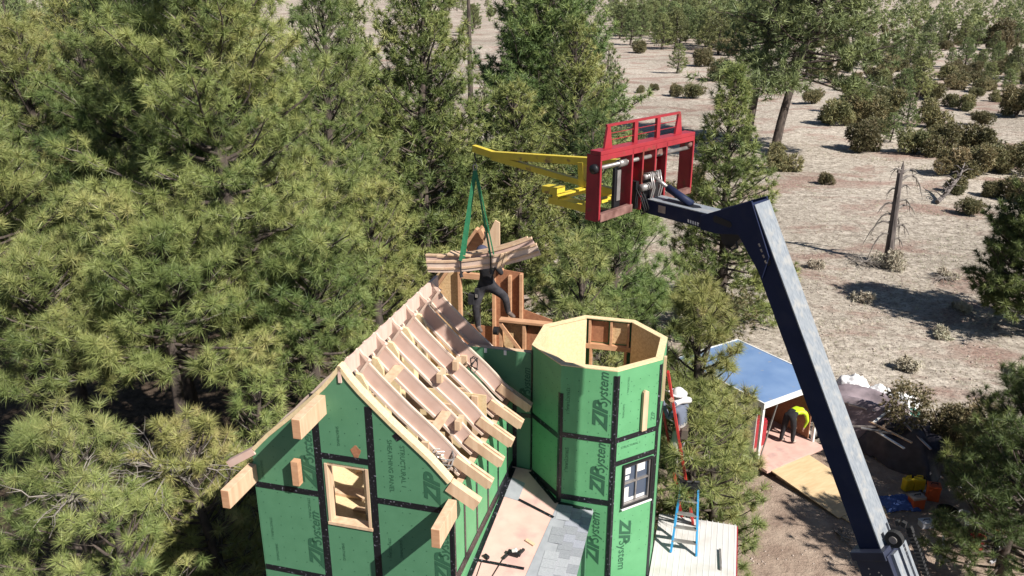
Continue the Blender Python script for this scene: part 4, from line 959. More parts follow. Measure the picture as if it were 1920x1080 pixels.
# lower chord is a pair of sloping struts to the fork sleeves
jbar((2.82, .05), (2.78, -.34), .10, .10, 'post')
for a in (-.46, .30):
    mb = MB(); mb.box(0, 0, 0, 0, 0, 0) if False else None
    mb.prism([(CD + .42, -.45), (CD + 1.18, -.44), (CD + 1.18, -.35), (CD + .42, -.345)], WX * (a - .035), DX, Z_, WX * .19); mb.build('fork_sleeve', 'yellow', jb, bevel=.006)
mb = MB(); mb.bar(mloc(CD + 1.05, -.50, -.33), mloc(CD + 1.05, .45, -.33), .10, .07); mb.build('cross_beam', 'yellow', jb, bevel=.006)
mb = MB(); mb.bar(mloc(CD + .5, -.50, -.33), mloc(CD + .5, .45, -.33), .08, .06); mb.build('cross_beam', 'yellow', jb, bevel=.006)
mb = MB(); mb.prism([(CD + 1.0, -.30), (CD + 1.28, -.30), (CD + 1.28, -.21), (CD + 1.0, -.19)], WX * -.52, DX, Z_, WX * .16); mb.build('stop_block', 'yellow', jb)
tip = mw(5.02, JW, -.08)
LX, LY = tip.x, tip.y
hk = empty('hook_shackle', (LX, LY, tip.z), 0, 'small dark steel hook and shackle hanging from the tip of the yellow jib', 'hook')
mb = MB(); mb.tube([(0, 0, -.02), (.0, 0, -.10), (.02, 0, -.15), (0, 0, -.20), (-.02, 0, -.16)], .012, 6); mb.build('hook', 'black', hk)
mb = MB(); mb.tube([(.0, .0, -.19), (.028, 0, -.23), (.02, 0, -.28), (-.02, 0, -.28), (-.028, 0, -.23), (0, 0, -.19)], .010, 6); mb.build('shackle', 'steel', hk)
# bundle of curved rafters hanging level with the ridge; bundle runs along the house's cross axis
bz = 7.72
def bpts(n=12, x0=.80, x1=2.72, dz=0.0, sag=.44):
    o = []
    for i in range(n):
        f = i / (n - 1); x = x0 + (x1 - x0) * f; o.append((x, bz + dz + sag * f ** 2.0 + .02 * math.sin(f * 3)))
    return o
BY = 4.22
for k, (dy, dz, x0, x1) in enumerate(((0, 0, .82, 2.66), (.13, .06, .95, 2.55), (.26, .02, .70, 2.45))):
    rr = empty('slung_rafter', (HX * MS, HY * MS, 12 * (1 - MS)), HRZ, ('curved timber rafter hanging in the green slings, nearest the camera', 'middle curved timber rafter hanging in the green slings', 'curved timber rafter hanging in the green slings, farthest behind the worker')[k], 'rafter', 'curved rafters hanging in the slings'); rr.scale = (MS,) * 3
    pts = bpts(12, x0, x1, dz)
    mb = MB(); ribbon(mb, pts, BY + dy - .013, BY + dy + .013, -.03, -.20); mb.build('web', 'rafter_edge' if k == 0 else 'rafter', rr)
    for off in (0, -.118):
        mb = MB(); ribbon(mb, pts, BY + dy - .03, BY + dy + .03, off, off - .030); mb.build('flange', 'lumber', rr)
    if k == 0:
        for (px_, wd_) in ((2.10, .05), (2.17, .04)):
            z = float(np.interp(px_, [q[0] for q in pts], [q[1] for q in pts]))
            mb = MB(); mb.bar((px_ - .05, BY - .05, z - .25), (px_ + .03, BY - .05, z + .01), wd_, .02, (0, 1, 0)); mb.build('cleat', 'lumber', rr)
    if k == 1:
        mb = MB(); mb.box(1.15, 1.55, BY + dy - .08, BY + dy + .12, bz + .10, bz + .125); mb.build('cleat', 'lumber', rr)
c_, s_ = math.cos(HRZ), math.sin(HRZ)
def toLocal(p): v = (Vector(p) - Vector((HX * MS, HY * MS, 12 * (1 - MS)))) / MS; return Vector((c_ * v.x + s_ * v.y, -s_ * v.x + c_ * v.y, v.z))
tl_ = toLocal((LX, LY, tip.z - .27))
for (bx, lab_, wd_) in ((1.42, 'wide green lifting sling, the left leg wrapped round the hanging rafters', .055), (1.93, 'thin green lifting sling, the right leg reaching the hanging rafters', .03)):
    sg_ = empty('lifting_sling', (HX * MS, HY * MS, 12 * (1 - MS)), HRZ, lab_, 'sling', 'green slings holding the rafters'); sg_.scale = (MS,) * 3
    zt = bz + .44 * ((bx - .8) / 1.9) ** 2
    mb = MB(); 
    A_ = tl_; B_ = Vector((bx, BY - .06, zt + .02)); 
    mb.bar(A_, B_, wd_, .008, (0, 1, 0)); mb.bar(A_ + Vector((.01, .02, 0)), Vector((bx + .02, BY + .05, zt + .02)), wd_ * .7, .008, (0, 1, 0)); mb.build('webbing', 'strap', sg_)
    lp = MB(); 
    for (p0, p1) in (((bx, BY - .06, zt + .02), (bx, BY - .06, zt - .21)), ((bx, BY - .06, zt - .21), (bx, BY + .32, zt - .15)), ((bx, BY + .32, zt - .15), (bx + .01, BY + .32, zt + .08))):
        lp.bar(p0, p1, .05, .012, (1, 0, 0))
    lp.tube([(bx, BY - .07, zt - .20), (bx + .02, BY - .08, zt - .26)], .03, 8)
    lp.build('choker_loop', 'blackcloth' if wd_ > .04 else 'black', sg_)

# ------------------------------------------------------------------ people
def person_mesh(name, J, E_, Rd, zones_, mats, sub=2):
    """one continuous skinned body; J joints, E_ edges, Rd radii, zones_ material per edge"""
    me = bpy.data.meshes.new(name); me.from_pydata([tuple(j) for j in J], E_, []); o = bpy.data.objects.new(name, me); COL.objects.link(o)
    sk = o.modifiers.new('skin', 'SKIN'); sk.branch_smoothing = .4; sk.use_smooth_shade = True
    for i, v in enumerate(me.skin_vertices[0].data): v.radius = Rd[i] if isinstance(Rd[i], tuple) else (Rd[i], Rd[i]); v.use_root = (i == 0)
    ss = o.modifiers.new('sub', 'SUBSURF'); ss.levels = sub; ss.render_levels = sub
    bpy.context.view_layer.update()
    m2 = bpy.data.meshes.new_from_object(o.evaluated_get(bpy.context.evaluated_depsgraph_get())); bpy.data.objects.remove(o)
    m2.materials.clear()
    for q in mats: m2.materials.append(M[q])
    JV = [Vector(j) for j in J]
    for p in m2.polygons:
        c = p.center; best = 1e9; bi = 0
        for ei, (a, b_) in enumerate(E_):
            A, B = JV[a], JV[b_]; d = B - A; t = max(0, min(1, (c - A).dot(d) / max(d.length_squared, 1e-9))); dist = (c - (A + d * t)).length
            if dist < best: best = dist; bi = ei
        p.material_index = zones_[bi]
    return m2
def build_person(label, pel, chest, neck, head, sh, el, wr, hip, kn, an, toe, mats, scale=1.0, parent_fix=None, group=None):
    """all joints in house local coordinates; pairs are (left, right)"""
    J = [pel, tuple((a + b_) / 2 for a, b_ in zip(pel, chest)), chest, neck]; Rd = [(.15 * scale, .12 * scale), (.14 * scale, .11 * scale), (.165 * scale, .12 * scale), .055 * scale]
    E_ = [(0, 1), (1, 2), (2, 3)]; Zn = [1, 0, 0]
    hx = Vector(head); nk_ = Vector(neck); J += [tuple(nk_.lerp(hx, .55)), tuple(hx)]; Rd += [.075 * scale, .095 * scale]; E_ += [(3, 4), (4, 5)]; Zn += [2, 2]
    for s in (0, 1):
        b0 = len(J); J += [sh[s], el[s], wr[s]]; Rd += [.068 * scale, .048 * scale, .032 * scale]; E_ += [(2, b0), (b0, b0 + 1), (b0 + 1, b0 + 2)]; Zn += [0, 0, 0]
        W_ = Vector(wr[s]); dr = (W_ - Vector(el[s])).normalized(); sd = dr.orthogonal().normalized(); ud = dr.cross(sd)
        pm_ = W_ + dr * .06 * scale; pk = len(J); J.append(tuple(pm_)); Rd.append((.038 * scale, .022 * scale)); E_.append((b0 + 2, pk)); Zn.append(2)
        for f in range(4):
            q0 = pm_ + dr * .035 * scale + sd * (f - 1.5) * .020 * scale; ln = (.036, .042, .04, .03)[f] * scale
            q1 = q0 + dr * ln - ud * .012 * scale; q2 = q1 + dr * ln * .5 - ud * .025 * scale
            k = len(J); J += [tuple(q0), tuple(q1), tuple(q2)]; Rd += [.010 * scale, .009 * scale, .007 * scale]; E_ += [(pk, k), (k, k + 1), (k + 1, k + 2)]; Zn += [2, 2, 2]
        q0 = W_ + dr * .03 * scale + sd * .03 * scale; q1 = q0 + (dr + sd) * .028 * scale; k = len(J); J += [tuple(q0), tuple(q1)]; Rd += [.012 * scale, .009 * scale]; E_ += [(pk, k), (k, k + 1)]; Zn += [2, 2]
    for s in (0, 1):
        b0 = len(J); J += [hip[s], kn[s], an[s], toe[s]]; Rd += [.115 * scale, .080 * scale, .056 * scale, (.045 * scale, .035 * scale)]
        E_ += [(0, b0), (b0, b0 + 1), (b0 + 1, b0 + 2), (b0 + 2, b0 + 3)]; Zn += [1, 1, 1, 3]
    p = empty('person', (HX, HY, 0), HRZ, label, 'person', group)
    link('body', person_mesh('body', J, E_, Rd, Zn, mats), p)
    return p, hx
# worker straddling the far framing beneath the hanging rafters, seen from behind the load
wy = 4.62
p1, hd1 = build_person('person in black work clothes and cap, one knee raised, behind the hanging rafters',
    (1.72, wy, 7.22), (1.76, wy - .10, 7.56), (1.74, wy - .15, 7.70), (1.71, wy - .20, 7.88),
    [(1.57, wy - .10, 7.64), (1.94, wy - .10, 7.64)], [(1.44, wy - .18, 7.50), (2.04, wy - .20, 7.52)], [(1.50, wy - .34, 7.70), (1.94, wy - .36, 7.74)][::1],
    [(1.62, wy, 7.18), (1.82, wy - .02, 7.20)], [(1.545, wy - .10, 6.85), (2.08, wy - .12, 7.10)], [(1.56, wy - .02, 6.46), (2.10, wy - .02, 6.78)], [(1.66, wy - .12, 6.41), (2.24, wy - .10, 6.73)],
    ['blackcloth', 'greycloth', 'skin', 'boot'], scale=.88)
mb = MB()
def dome(mb, c, r, n=10, m_=5, sq=1.0):
    c = Vector(c); vs = []; 
    for i in range(m_):
        a = i / (m_ - 1) * math.pi / 2 * .98
        for j in range(n): t = 2 * math.pi * j / n; vs.append(c + Vector((r * math.cos(a) * math.cos(t), r * math.cos(a) * math.sin(t), r * math.sin(a) * sq)))
    fs = [(i * n + j, i * n + (j + 1) % n, (i + 1) * n + (j + 1) % n, (i + 1) * n + j) for i in range(m_ - 1) for j in range(n)]
    fs.append(tuple((m_ - 1) * n + j for j in range(n))); fs.append(tuple(range(n - 1, -1, -1))); mb.add(vs, fs)
def face(parent, hc, fd, s=1.0, hair='blackcloth'):
    """nose, eyes, ears and mouth on the head, fd = facing direction"""
    hc = Vector(hc); fd = Vector(fd).normalized(); sd = fd.cross(Z_).normalized(); r = .092 * s
    mb = MB(); mb.add([hc + fd * r * .9 + Z_ * .015 * s, hc + fd * r * .88 - Z_ * .025 * s + sd * .014 * s, hc + fd * r * .88 - Z_ * .025 * s - sd * .014 * s, hc + fd * r * 1.22 - Z_ * .02 * s], [(0, 1, 3), (1, 2, 3), (2, 0, 3), (0, 2, 1)]); mb.build('nose', 'skin', parent)
    for q in (-1, 1):
        mb = MB(); dome(mb, hc + fd * r * .86 + sd * q * .03 * s + Z_ * .012 * s, .011 * s, 8, 4); mb.build('eye', 'black', parent)
        mb = MB(); dome(mb, hc + sd * q * r * .98 - Z_ * .01 * s, .022 * s, 8, 4, 1.3); mb.build('ear', 'skin', parent)
    mb = MB(); mb.bar(hc + fd * r * .93 + sd * .02 * s - Z_ * .045 * s, hc + fd * r * .93 - sd * .02 * s - Z_ * .045 * s, .008, .008); mb.build('mouth', 'rust', parent)
face(p1, hd1, (-.2, -1, -.35), .88)
M['capcloth'] = mat('dark_blue_cap_cloth', (.06, .06, .10), rough=.8)
cap = MB(); dome(cap, hd1 + Vector((0, 0, .012)), .103, 14, 6, 1.0); cap.prism([(-.075, 0), (.075, 0), (.055, .10), (-.055, .10)], hd1 + Vector((0, -.085, .022)), X_, -Y_, (0, 0, .008)); cap.build('cap', 'capcloth', p1, smooth=True)
tb = MB(); tb.box(1.55, 1.62, wy - .16, wy - .06, 7.05, 7.2); tb.box(1.44, 1.54, wy - .18, wy - .05, 6.92, 7.10); tb.build('tool_pouch', 'blackcloth', p1)
ck = MB(); ck.box(1.57, 1.61, wy - .185, wy - .165, 7.06, 7.11); ck.build('buckle', 'steel', p1)
rl_ = MB(); rl_.tube([(1.96, 4.20, 6.60), (2.04, 4.20, 6.60)], .07, 14); rl_ = rl_.build('cable_roll', 'black'); rl_.location = (HX, HY, 0); rl_.rotation_euler = (0, 0, HRZ); tag(rl_, 'black round tool hanging at the worker\'s raised foot', 'tool')

# red extension ladder with the second worker, leaning on the turret
la, lb = Vector((4.66, 3.90, 6.45)), Vector((5.86, 5.10, .0))
le = empty('extension_ladder', (HX, HY, 0), HRZ, 'tall red fibreglass extension ladder leaning on the right side of the turret', 'ladder')
dl = (lb - la); sdv = Vector((-.55, .82, 0)).normalized()
lx = Vector((.707, -.707, 0)).normalized()
for s in (0, 1):
    mb = MB(); o_ = lx * (.30 * s); mb.bar(la + o_, lb + o_, .035, .075, (0, 1, 0)); mb.build('rail', 'ladder_red', le)
for k in range(22):
    t = .02 + k * .044; mb = MB(); mb.tube([la + dl * t, la + dl * t + lx * .30], .013, 6); mb.build('rung', 'steel', le)
def lp(t, off=.15): return la + dl * t + lx * off
sc_ = .86; out = Vector((.707, .707, 0))
b0 = lp(.085) + out * .30 + Vector((.04, -.04, -.36))
p2, hd2 = build_person('person in pale hood, grey vest and white trousers climbing the red ladder beside the turret',
    tuple(b0 + Vector((0, 0, -.30))), tuple(b0 + Vector((-.04, .0, .06))), tuple(b0 + Vector((-.06, 0, .20))), tuple(b0 + Vector((-.09, 0, .36))),
    [tuple(b0 + Vector((-.10, -.13, .14))), tuple(b0 + Vector((.06, .13, .14)))], [tuple(b0 + Vector((-.20, -.16, -.02))), tuple(b0 + Vector((-.04, .20, -.02)))], [tuple(lp(.085, .0) + Vector((0, -.02, 0))), tuple(lp(.085, .30))],
    [tuple(b0 + Vector((-.05, -.08, -.34))), tuple(b0 + Vector((.04, .08, -.34)))], [tuple(b0 + Vector((-.08, -.10, -.66))), tuple(b0 + Vector((0, .06, -.60)))], [tuple(b0 + Vector((-.03, -.08, -.98))), tuple(b0 + Vector((.05, .08, -.90)))], [tuple(b0 + Vector((-.14, -.06, -1.02))), tuple(b0 + Vector((-.08, .10, -.94)))],
    ['greyshirt', 'trouser', 'skin', 'boot'], scale=sc_)
face(p2, hd2, (-1, .2, -.2), .86)
mb = MB(); dome(mb, hd2 + Vector((0.01, 0, .0)), .110, 14, 6, 1.05); mb.build('hood', 'whitecloth', p2, smooth=True)
mb = MB(); mb.tube([hd2 + Vector((0, 0, .012)), hd2 + Vector((0, 0, .024))], .15, 18); mb.build('hat_brim', 'whitecloth', p2)
mb = MB(); mb.tube([b0 + Vector((.0, 0, -.24)), b0 + Vector((-.01, 0, -.17))], .135, 14); mb.box(b0.x + .02, b0.x + .12, b0.y - .18, b0.y - .10, b0.z - .34, b0.z - .18); mb.build('tool_belt', 'boot', p2)
mb = MB(); mb.tube([b0 + Vector((-.16, -.14, .22)), b0 + Vector((-.05, 0, .27)), b0 + Vector((.10, .14, .20))], [.05, .075, .05], 10); mb.build('collar', 'whitecloth', p2, smooth=True)

# blue stepladder on the lean-to roof
sl2 = empty('step_ladder', (HX, HY, 0), HRZ, 'blue fibreglass stepladder standing open on the pale metal lean-to roof', 'stepladder')
F0, F1 = Vector((5.14, 3.40, 3.40)), Vector((5.54, 3.41, 3.40)); T0, T1 = Vector((5.20, 3.82, 4.42)), Vector((5.47, 3.82, 4.42))
B0, B1 = Vector((5.13, 4.20, 3.40)), Vector((5.52, 4.20, 3.40))
for a, b_ in ((F0, T0), (F1, T1)):
    mb = MB(); mb.bar(a, b_, .03, .055); mb.build('front_rail', 'blue', sl2)
for a, b_ in ((B0, T0), (B1, T1)):
    mb = MB(); mb.bar(a, b_ + Vector((0, .03, -.03)), .022, .035); mb.build('rear_rail', 'blue', sl2)
for k in range(4):
    t = .18 + k * .2; mb = MB(); mb.bar(F0.lerp(T0, t), F1.lerp(T1, t), .075, .02, (0, 0, 1)); mb.build('step', 'steel', sl2)
mb = MB(); mb.box(5.17, 5.50, 3.74, 3.92, 4.41, 4.45); mb.build('top_cap', 'black', sl2, bevel=.006)
mb = MB()
for t in (.3, .65): mb.bar(B0.lerp(T0, t), B1.lerp(T1, t), .02, .02)
mb.build('rear_brace', 'steel', sl2)
for i, (px_, py_) in enumerate(((5.26, 3.80), (5.38, 3.83))):
    mb = MB(); mb.tube([(px_, py_, 4.452), (px_ + .03, py_, 4.50), (px_ + .10, py_ + .03, 4.49)], .018, 6); mb = mb.build('hand_tool', 'black'); mb.location = (HX, HY, 0); mb.rotation_euler = (0, 0, HRZ); tag(mb, ('dark hand tool lying on the left of the stepladder top', 'dark hand tool lying on the right of the stepladder top')[i], 'tool')

# things lying on the house
def on_house(mb, name, m_, label, cat, **kw):
    o = mb.build(name, m_, None, **kw); o.location = (HX, HY, 0); o.rotation_euler = (0, 0, HRZ); return tag(o, label, cat)
z0 = rz(3.2, 1.0)
ng = empty('nail_gun', (HX, HY, 0), HRZ, 'black and white nail gun lying on the rose coloured roof sheathing', 'nail gun')
mb = MB(); mb.bar((3.08, .98, z0 + .05), (3.26, .96, z0 + .06), .06, .06); mb.build('body', 'black', ng, bevel=.01)
mb = MB(); mb.bar((3.22, .95, z0 + .04), (3.27, 1.10, z0 + .04), .035, .03); mb.build('magazine', 'rubber', ng)
mb = MB(); mb.bar((3.08, .97, z0 + .02), (3.05, .86, z0 + .03), .03, .03); mb.build('handle', 'rubber', ng)
mb = MB(); mb.tube([(3.15, .97, z0 + .085), (3.20, .97, z0 + .11)], .028, 10); mb.build('cylinder', 'white', ng)
mb = MB(); mb.tube([(3.05, .90, z0 + .02), (2.98, .5, rz(2.98, .5) + .01), (3.0, .1, rz(3, .1) + .01), (2.95, -.4, rz(2.95, -.4) + .01)], .007, 5); on_house(mb, 'air_hose', 'black', 'thin black air hose running down the rose roof from the nail gun', 'hose')
mb = MB(); mb.tube([(2.78, .75, rz(2.78, .75) + .01), (2.80, .3, rz(2.8, .3) + .01), (2.86, -.4, rz(2.86, -.4) + .01)], .005, 5); on_house(mb, 'air_hose', 'black', 'second thin black hose along the wall side of the rose roof', 'hose')
mb = MB(); mb.bar((3.25, 1.30, rz(3.25, 1.3) + .015), (3.38, 1.24, rz(3.38, 1.24) + .015), .05, .02); on_house(mb, 'wood_offcut', 'lumber', 'short pale wood offcut on the rose roof beside the grey membrane', 'offcut')
mb = MB(); mb.bar((2.79, .84, rz(2.8, .85) + .03), (2.86, .80, rz(2.86, .8) + .03), .05, .05); on_house(mb, 'tape_measure', 'black', 'small dark tape measure on the rose roof beside the wall', 'tape measure', bevel=.01)
rngc = np.random.default_rng(3)
mb = MB(); pts = [(2.42 + .12 * math.cos(i * .9) + rngc.normal(0, .02), .42 + .10 * math.sin(i * .9), 6.38 + .02 * i * .3 + rngc.normal(0, .02)) for i in range(34)]
mb.tube(pts, .010, 5); on_house(mb, 'cord', 'steel', 'grey coiled extension cord hung over the roof edge behind the front rafter', 'cord')  # grey coil taken for an extension cord
mb = MB(); pts = [(2.20 + .05 * math.cos(i * 1.1), 2.36 + .09 * math.sin(i * 1.1), 6.85 + .10 * math.sin(i * .7)) for i in range(22)]; mb.tube(pts, .008, 5); on_house(mb, 'coiled_wire', 'black', 'dark loops of wire hanging between the farther rafters', 'wire')
mb = MB(); mb.tube([(2.20, .4, 5.30), (2.27, .45, 5.30)], .03, 8); on_house(mb, 'spray_can', 'lime', 'small lime yellow can on the upper floor inside the roof', 'can')

# ------------------------------------------------------------------ shed, ramp, tarps, site clutter
A_ = Vector((6.37, 18.6, 0)); B_ = Vector((8.0, 19.62, 0)); ux = (B_ - A_).normalized(); L1 = 2.25; uy = Vector((-ux.y, ux.x, 0)); DEPTH = 3.1
srz = math.atan2(ux.y, ux.x)
shed = empty('garden_shed', tuple(A_), srz, 'small open fronted shed with a flat metal roof, blue from reflected sky, and white edges', 'shed')
mb = MB(); mb.box(-.06, L1 + .06, -.06, DEPTH, 2.06, 2.10); mb.build('roof', 'sky_roof', shed)
mb = MB(); mb.box(-.10, L1 + .10, -.10, -.062, 1.96, 2.115); mb.box(-.10, -.062, -.06, DEPTH, 1.96, 2.115); mb.box(L1 + .062, L1 + .10, -.06, DEPTH, 1.96, 2.115); mb.box(-.10, L1 + .10, DEPTH + .002, DEPTH + .04, 1.96, 2.115); mb.build('fascia', 'white', shed)
for (x0, x1, y0, y1) in ((0, .05, .2, DEPTH - .05), (L1 - .05, L1, .2, DEPTH - .05), (.05, L1 - .05, DEPTH - .10, DEPTH - .05)):
    mb = MB(); mb.box(x0, x1, y0, y1, .25, 2.055); mb.build('wall', 'white' if x0 == 0 else 'osb_dark', shed)
for x in (0, L1 - .07):
    mb = MB(); mb.box(x, x + .07, .0, .07, .0, 2.055); mb.build('post', 'white', shed)
mb = MB(); mb.bar((.06, .0, .3), (.5, -.02, 1.95), .03, .03); mb.build('brace', 'steel', shed)
mb = MB(); mb.box(.0, L1, -.35, DEPTH - .06, .18, .245); mb.build('floor', 'decking', shed)
rp = empty('plywood_ramp', tuple(A_), srz, 'pale plywood ramp sloping from the shed floor to the ground', 'ramp')
mb = MB(); mb.prism([(-.36, .22), (-2.45, .05), (-2.45, .03), (-.36, .19)], (.15, 0, 0), Y_, Z_, (1.45, 0, 0)); mb.build('ramp_sheet', 'ply', rp)
mb = MB(); mb.prism([(-2.46, .045), (-2.95, .022), (-2.95, .004), (-2.46, .02)], (.25, 0, 0), Y_, Z_, (1.30, 0, 0)); mb.build('ramp_lip', 'ply', rp)
mb = MB(); mb.box(.3, .34, -2.3, -.4, .0, .06); mb.build('bearer', 'lumber', rp)
def ground_thing(name, x, y, rzz, label, cat): return empty(name, (x, y, float(gz(x, y))), rzz, label, cat)
def swp(lx_, ly_, z): v = A_ + ux * lx_ + uy * ly_; return (v.x, v.y, z)
p3, hd3 = build_person('person in lime yellow top and black trousers bending over in the shed opening',
    (1.55, .35, 1.12), (1.84, .32, 1.20), (1.96, .31, 1.17), (2.04, .30, 1.06),
    [(1.92, .14, 1.14), (1.94, .50, 1.14)], [(1.98, .10, .90), (1.99, .52, .90)], [(1.95, .16, .70), (1.96, .46, .68)],
    [(1.56, .26, 1.08), (1.56, .45, 1.08)], [(1.62, .24, .70), (1.50, .46, .70)], [(1.60, .22, .34), (1.42, .46, .34)], [(1.76, .20, .30), (1.58, .46, .30)],
    ['lime', 'blackcloth', 'skin', 'stone'], scale=.95)
p3.location = tuple(A_); p3.rotation_euler = (0, 0, srz)
face(p3, hd3, (.6, -.3, -.8), .95)
mb = MB(); dome(mb, hd3 + Vector((-.01, 0, .0)), .108, 14, 6, 1.05); mb.build('hair', 'black', p3, smooth=True)
mb = MB(); mb.box(-.22, .22, -.16, .16, 0, .75); mb.box(-.2, .2, -.14, .14, .752, .80); o = mb.build('tool_cabinet', 'red', bevel=.02); o.location = swp(.75, .75, .25); o.rotation_euler = (0, 0, srz); tag(o, 'dark red cabinet in the shadow inside the shed', 'cabinet')
bk = empty('hand_truck', swp(2.6, .3, 0), srz, 'white handled cart leaning outside the shed by the boom', 'cart')
mb = MB(); mb.tube([(-.15, 0, .1), (-.17, .25, 1.2), (.17, .25, 1.2), (.15, 0, .1)], .018, 8); mb.build('frame', 'white', bk)
for a in (-.18, .18):
    mb = MB(); mb.tube([(a - .03, .05, .13), (a + .03, .05, .13)], .13, 14); mb.build('wheel', 'rubber', bk)

def tarp(name, mname, cx, cy, sx_, sy_, h, seed, label, rot=0.0, zoff=0.0, cat='tarp'):
    rng = np.random.default_rng(seed); n_ = 26; a = np.linspace(-1, 1, n_); X, Y = np.meshgrid(a, a, indexing='ij')
    rad = np.maximum(np.abs(X), np.abs(Y)); z = np.clip(1 - rad ** 3, 0, 1)
    f = rng.uniform(2, 6, 6); p = rng.uniform(0, 6, 6)
    z = z * h * (1 + .18 * np.sin(f[0] * X + p[0]) * np.sin(f[1] * Y + p[1])) + .05 * h * np.sin(f[2] * 2 * X + f[3] * Y + p[2]) + .04 * h * np.sin(f[4] * 3 * Y - X * 4 + p[3]) + rng.normal(0, .014, X.shape) + .03
    jx = X * sx_ * (1 + .08 * np.sin(f[5] * Y + p[4])) + rng.normal(0, .012, X.shape); jy = Y * sy_ * (1 + .08 * np.sin(f[1] * X + p[5]))
    V = np.stack([jx, jy, np.maximum(z, .0)], -1).reshape(-1, 3)
    i, j = np.meshgrid(np.arange(n_ - 1), np.arange(n_ - 1), indexing='ij'); F_ = np.stack([i * n_ + j, (i + 1) * n_ + j, (i + 1) * n_ + j + 1, i * n_ + j + 1], -1).reshape(-1, 4)
    o = link(name, np_mesh(name, V, F_, [mname], smooth=False)); o.location = (cx, cy, zoff); o.rotation_euler = (0, 0, rot); return tag(o, label, cat)
R_ = -.95
tarp('tarp', 'purple_tarp', 10.15, 20.9, 1.9, .85, 1.05, 1, 'faded purple grey tarp covering a long pile beside the boom', R_)
tarp('tarp', 'whitesheet', 10.15, 22.1, .50, .33, .40, 2, 'bright white plastic sheet at the far end of the pile, half behind the boom', R_, .62)
tarp('tarp', 'whitesheet', 10.72, 21.35, .48, .30, .32, 3, 'bright white plastic sheet in the middle of the pile', R_, .72)
tarp('tarp', 'whitesheet', 11.05, 20.85, .42, .33, .30, 8, 'small white plastic sheet nearest the green scrap on the pile', R_, .80)
tarp('tarp', 'teal', 11.15, 20.25, .28, .14, .12, 4, 'teal green scrap of plastic on the pile of tarps', R_, .80, 'plastic scrap')
tarp('tarp', 'dark_tarp', 10.55, 19.35, 1.1, .75, .95, 5, 'crumpled dark tarp over the near end of the junk pile', R_)
tarp('tarp', 'bluefab', 9.45, 17.2, .42, .3, .16, 6, 'crumpled blue and white cloth on the ground below the junk pile', .1, 0, 'cloth')
rj = random.Random(31)
for i in range(12):
    a = rj.uniform(0, 3.1); x = 10.1 + rj.uniform(-.7, .9); y = 19.6 + rj.uniform(-1.0, 1.0)
    mb = MB(); l = rj.uniform(.3, .8); mb.bar((-l * math.cos(a), -l * math.sin(a), 0), (l * math.cos(a), l * math.sin(a), rj.uniform(-.1, .25)), .06, .03); o = mb.build('scrap_board', rj.choice(['deadwood', 'steel', 'lumber', 'white', 'rust']))
    o.location = (x, y, .92 + rj.uniform(-.05, .12)); tag(o, 'scrap board or bar lying on the dark end of the junk pile', 'scrap', 'scrap on the junk pile')
def jug(x, y, m_, label, rot, s=1.0, name='fuel_jug', cat='jug'):
    r = ground_thing(name, x, y, rot, label, cat)
    mb = MB(); mb.box(-.13 * s, .13 * s, -.09 * s, .09 * s, 0, .34 * s); mb.build('body', m_, r, bevel=.03)
    mb = MB(); mb.tube([(-.09 * s, 0, .35 * s), (-.08 * s, 0, .41 * s), (.05 * s, 0, .41 * s), (.06 * s, 0, .35 * s)], .015 * s, 8); mb.build('handle', m_, r)
    mb = MB(); mb.tube([(.10 * s, 0, .34 * s), (.10 * s, 0, .39 * s)], .03 * s, 10); mb.build('cap', 'black', r)
jug(9.98, 17.85, 'jug_yellow', 'yellow jug on the left of the pair under the junk pile', .3); jug(10.26, 17.85, 'jug_yellow', 'yellow jug on the right of the pair under the junk pile', -.2)
def crate(x, y, rot, sx_, sy_, h, m_, label, lidm=None, name='tool_box', cat='box'):
    r = ground_thing(name, x, y, rot, label, cat)
    mb = MB(); mb.box(-sx_, sx_, -sy_, sy_, 0, h * .82); mb.build('body', m_, r, bevel=.012)
    mb = MB(); mb.box(-sx_ - .01, sx_ + .01, -sy_ - .01, sy_ + .01, h * .825, h); mb.build('lid', lidm or m_, r, bevel=.01)
    mb = MB(); mb.tube([(-sx_ * .5, 0, h), (-sx_ * .5, 0, h + .04), (sx_ * .5, 0, h + .04), (sx_ * .5, 0, h)], .012, 6); mb.build('handle', 'black', r)
crate(9.85, 17.1, .2, .16, .12, .34, 'orange', 'orange red box with a pale lid beside the yellow jugs', 'stone')
crate(10.42, 17.45, -.3, .14, .12, .42, 'orange', 'darker red upright box right of the box with pale lid')
def bucket(x, y, s, m_, label, filling='black', name='bucket'):
    r = ground_thing(name, x, y, 0, label, 'bucket'); n_ = 16
    mb = MB(); vs = []; 
    for (rad, z) in ((.12 * s, 0), (.155 * s, .36 * s), (.145 * s, .36 * s), (.115 * s, .02)):
        vs += [(rad * math.cos(6.283 * j / n_), rad * math.sin(6.283 * j / n_), z) for j in range(n_)]
    fs = [(i * n_ + j, i * n_ + (j + 1) % n_, (i + 1) * n_ + (j + 1) % n_, (i + 1) * n_ + j) for i in range(3) for j in range(n_)] + [tuple(range(n_ - 1, -1, -1)), tuple(3 * n_ + j for j in range(n_))]
    mb.add(vs, fs); mb.build('pail', m_, r, smooth=False)
    mb = MB(); mb.tube([(.155 * s * math.cos(a), .05 * s, .33 * s - .12 * s * math.sin(a)) for a in np.linspace(0, 3.14, 9)], .006, 5); mb.build('handle', 'steel', r)
bucket(10.12, 16.25, 1.5, 'black', 'large black tub standing in the shade between the boom and the white bucket', name='tub'); bucket(10.62, 16.35, 1.0, 'bucket', 'white bucket right of the large black tub')
bucket(10.45, 15.45, 1.05, 'red', 'red bucket with white label among the clutter at the lower right'); 
bucket(10.9, 15.15, .8, 'bucket', 'small pale bucket nearest the bottom right corner')
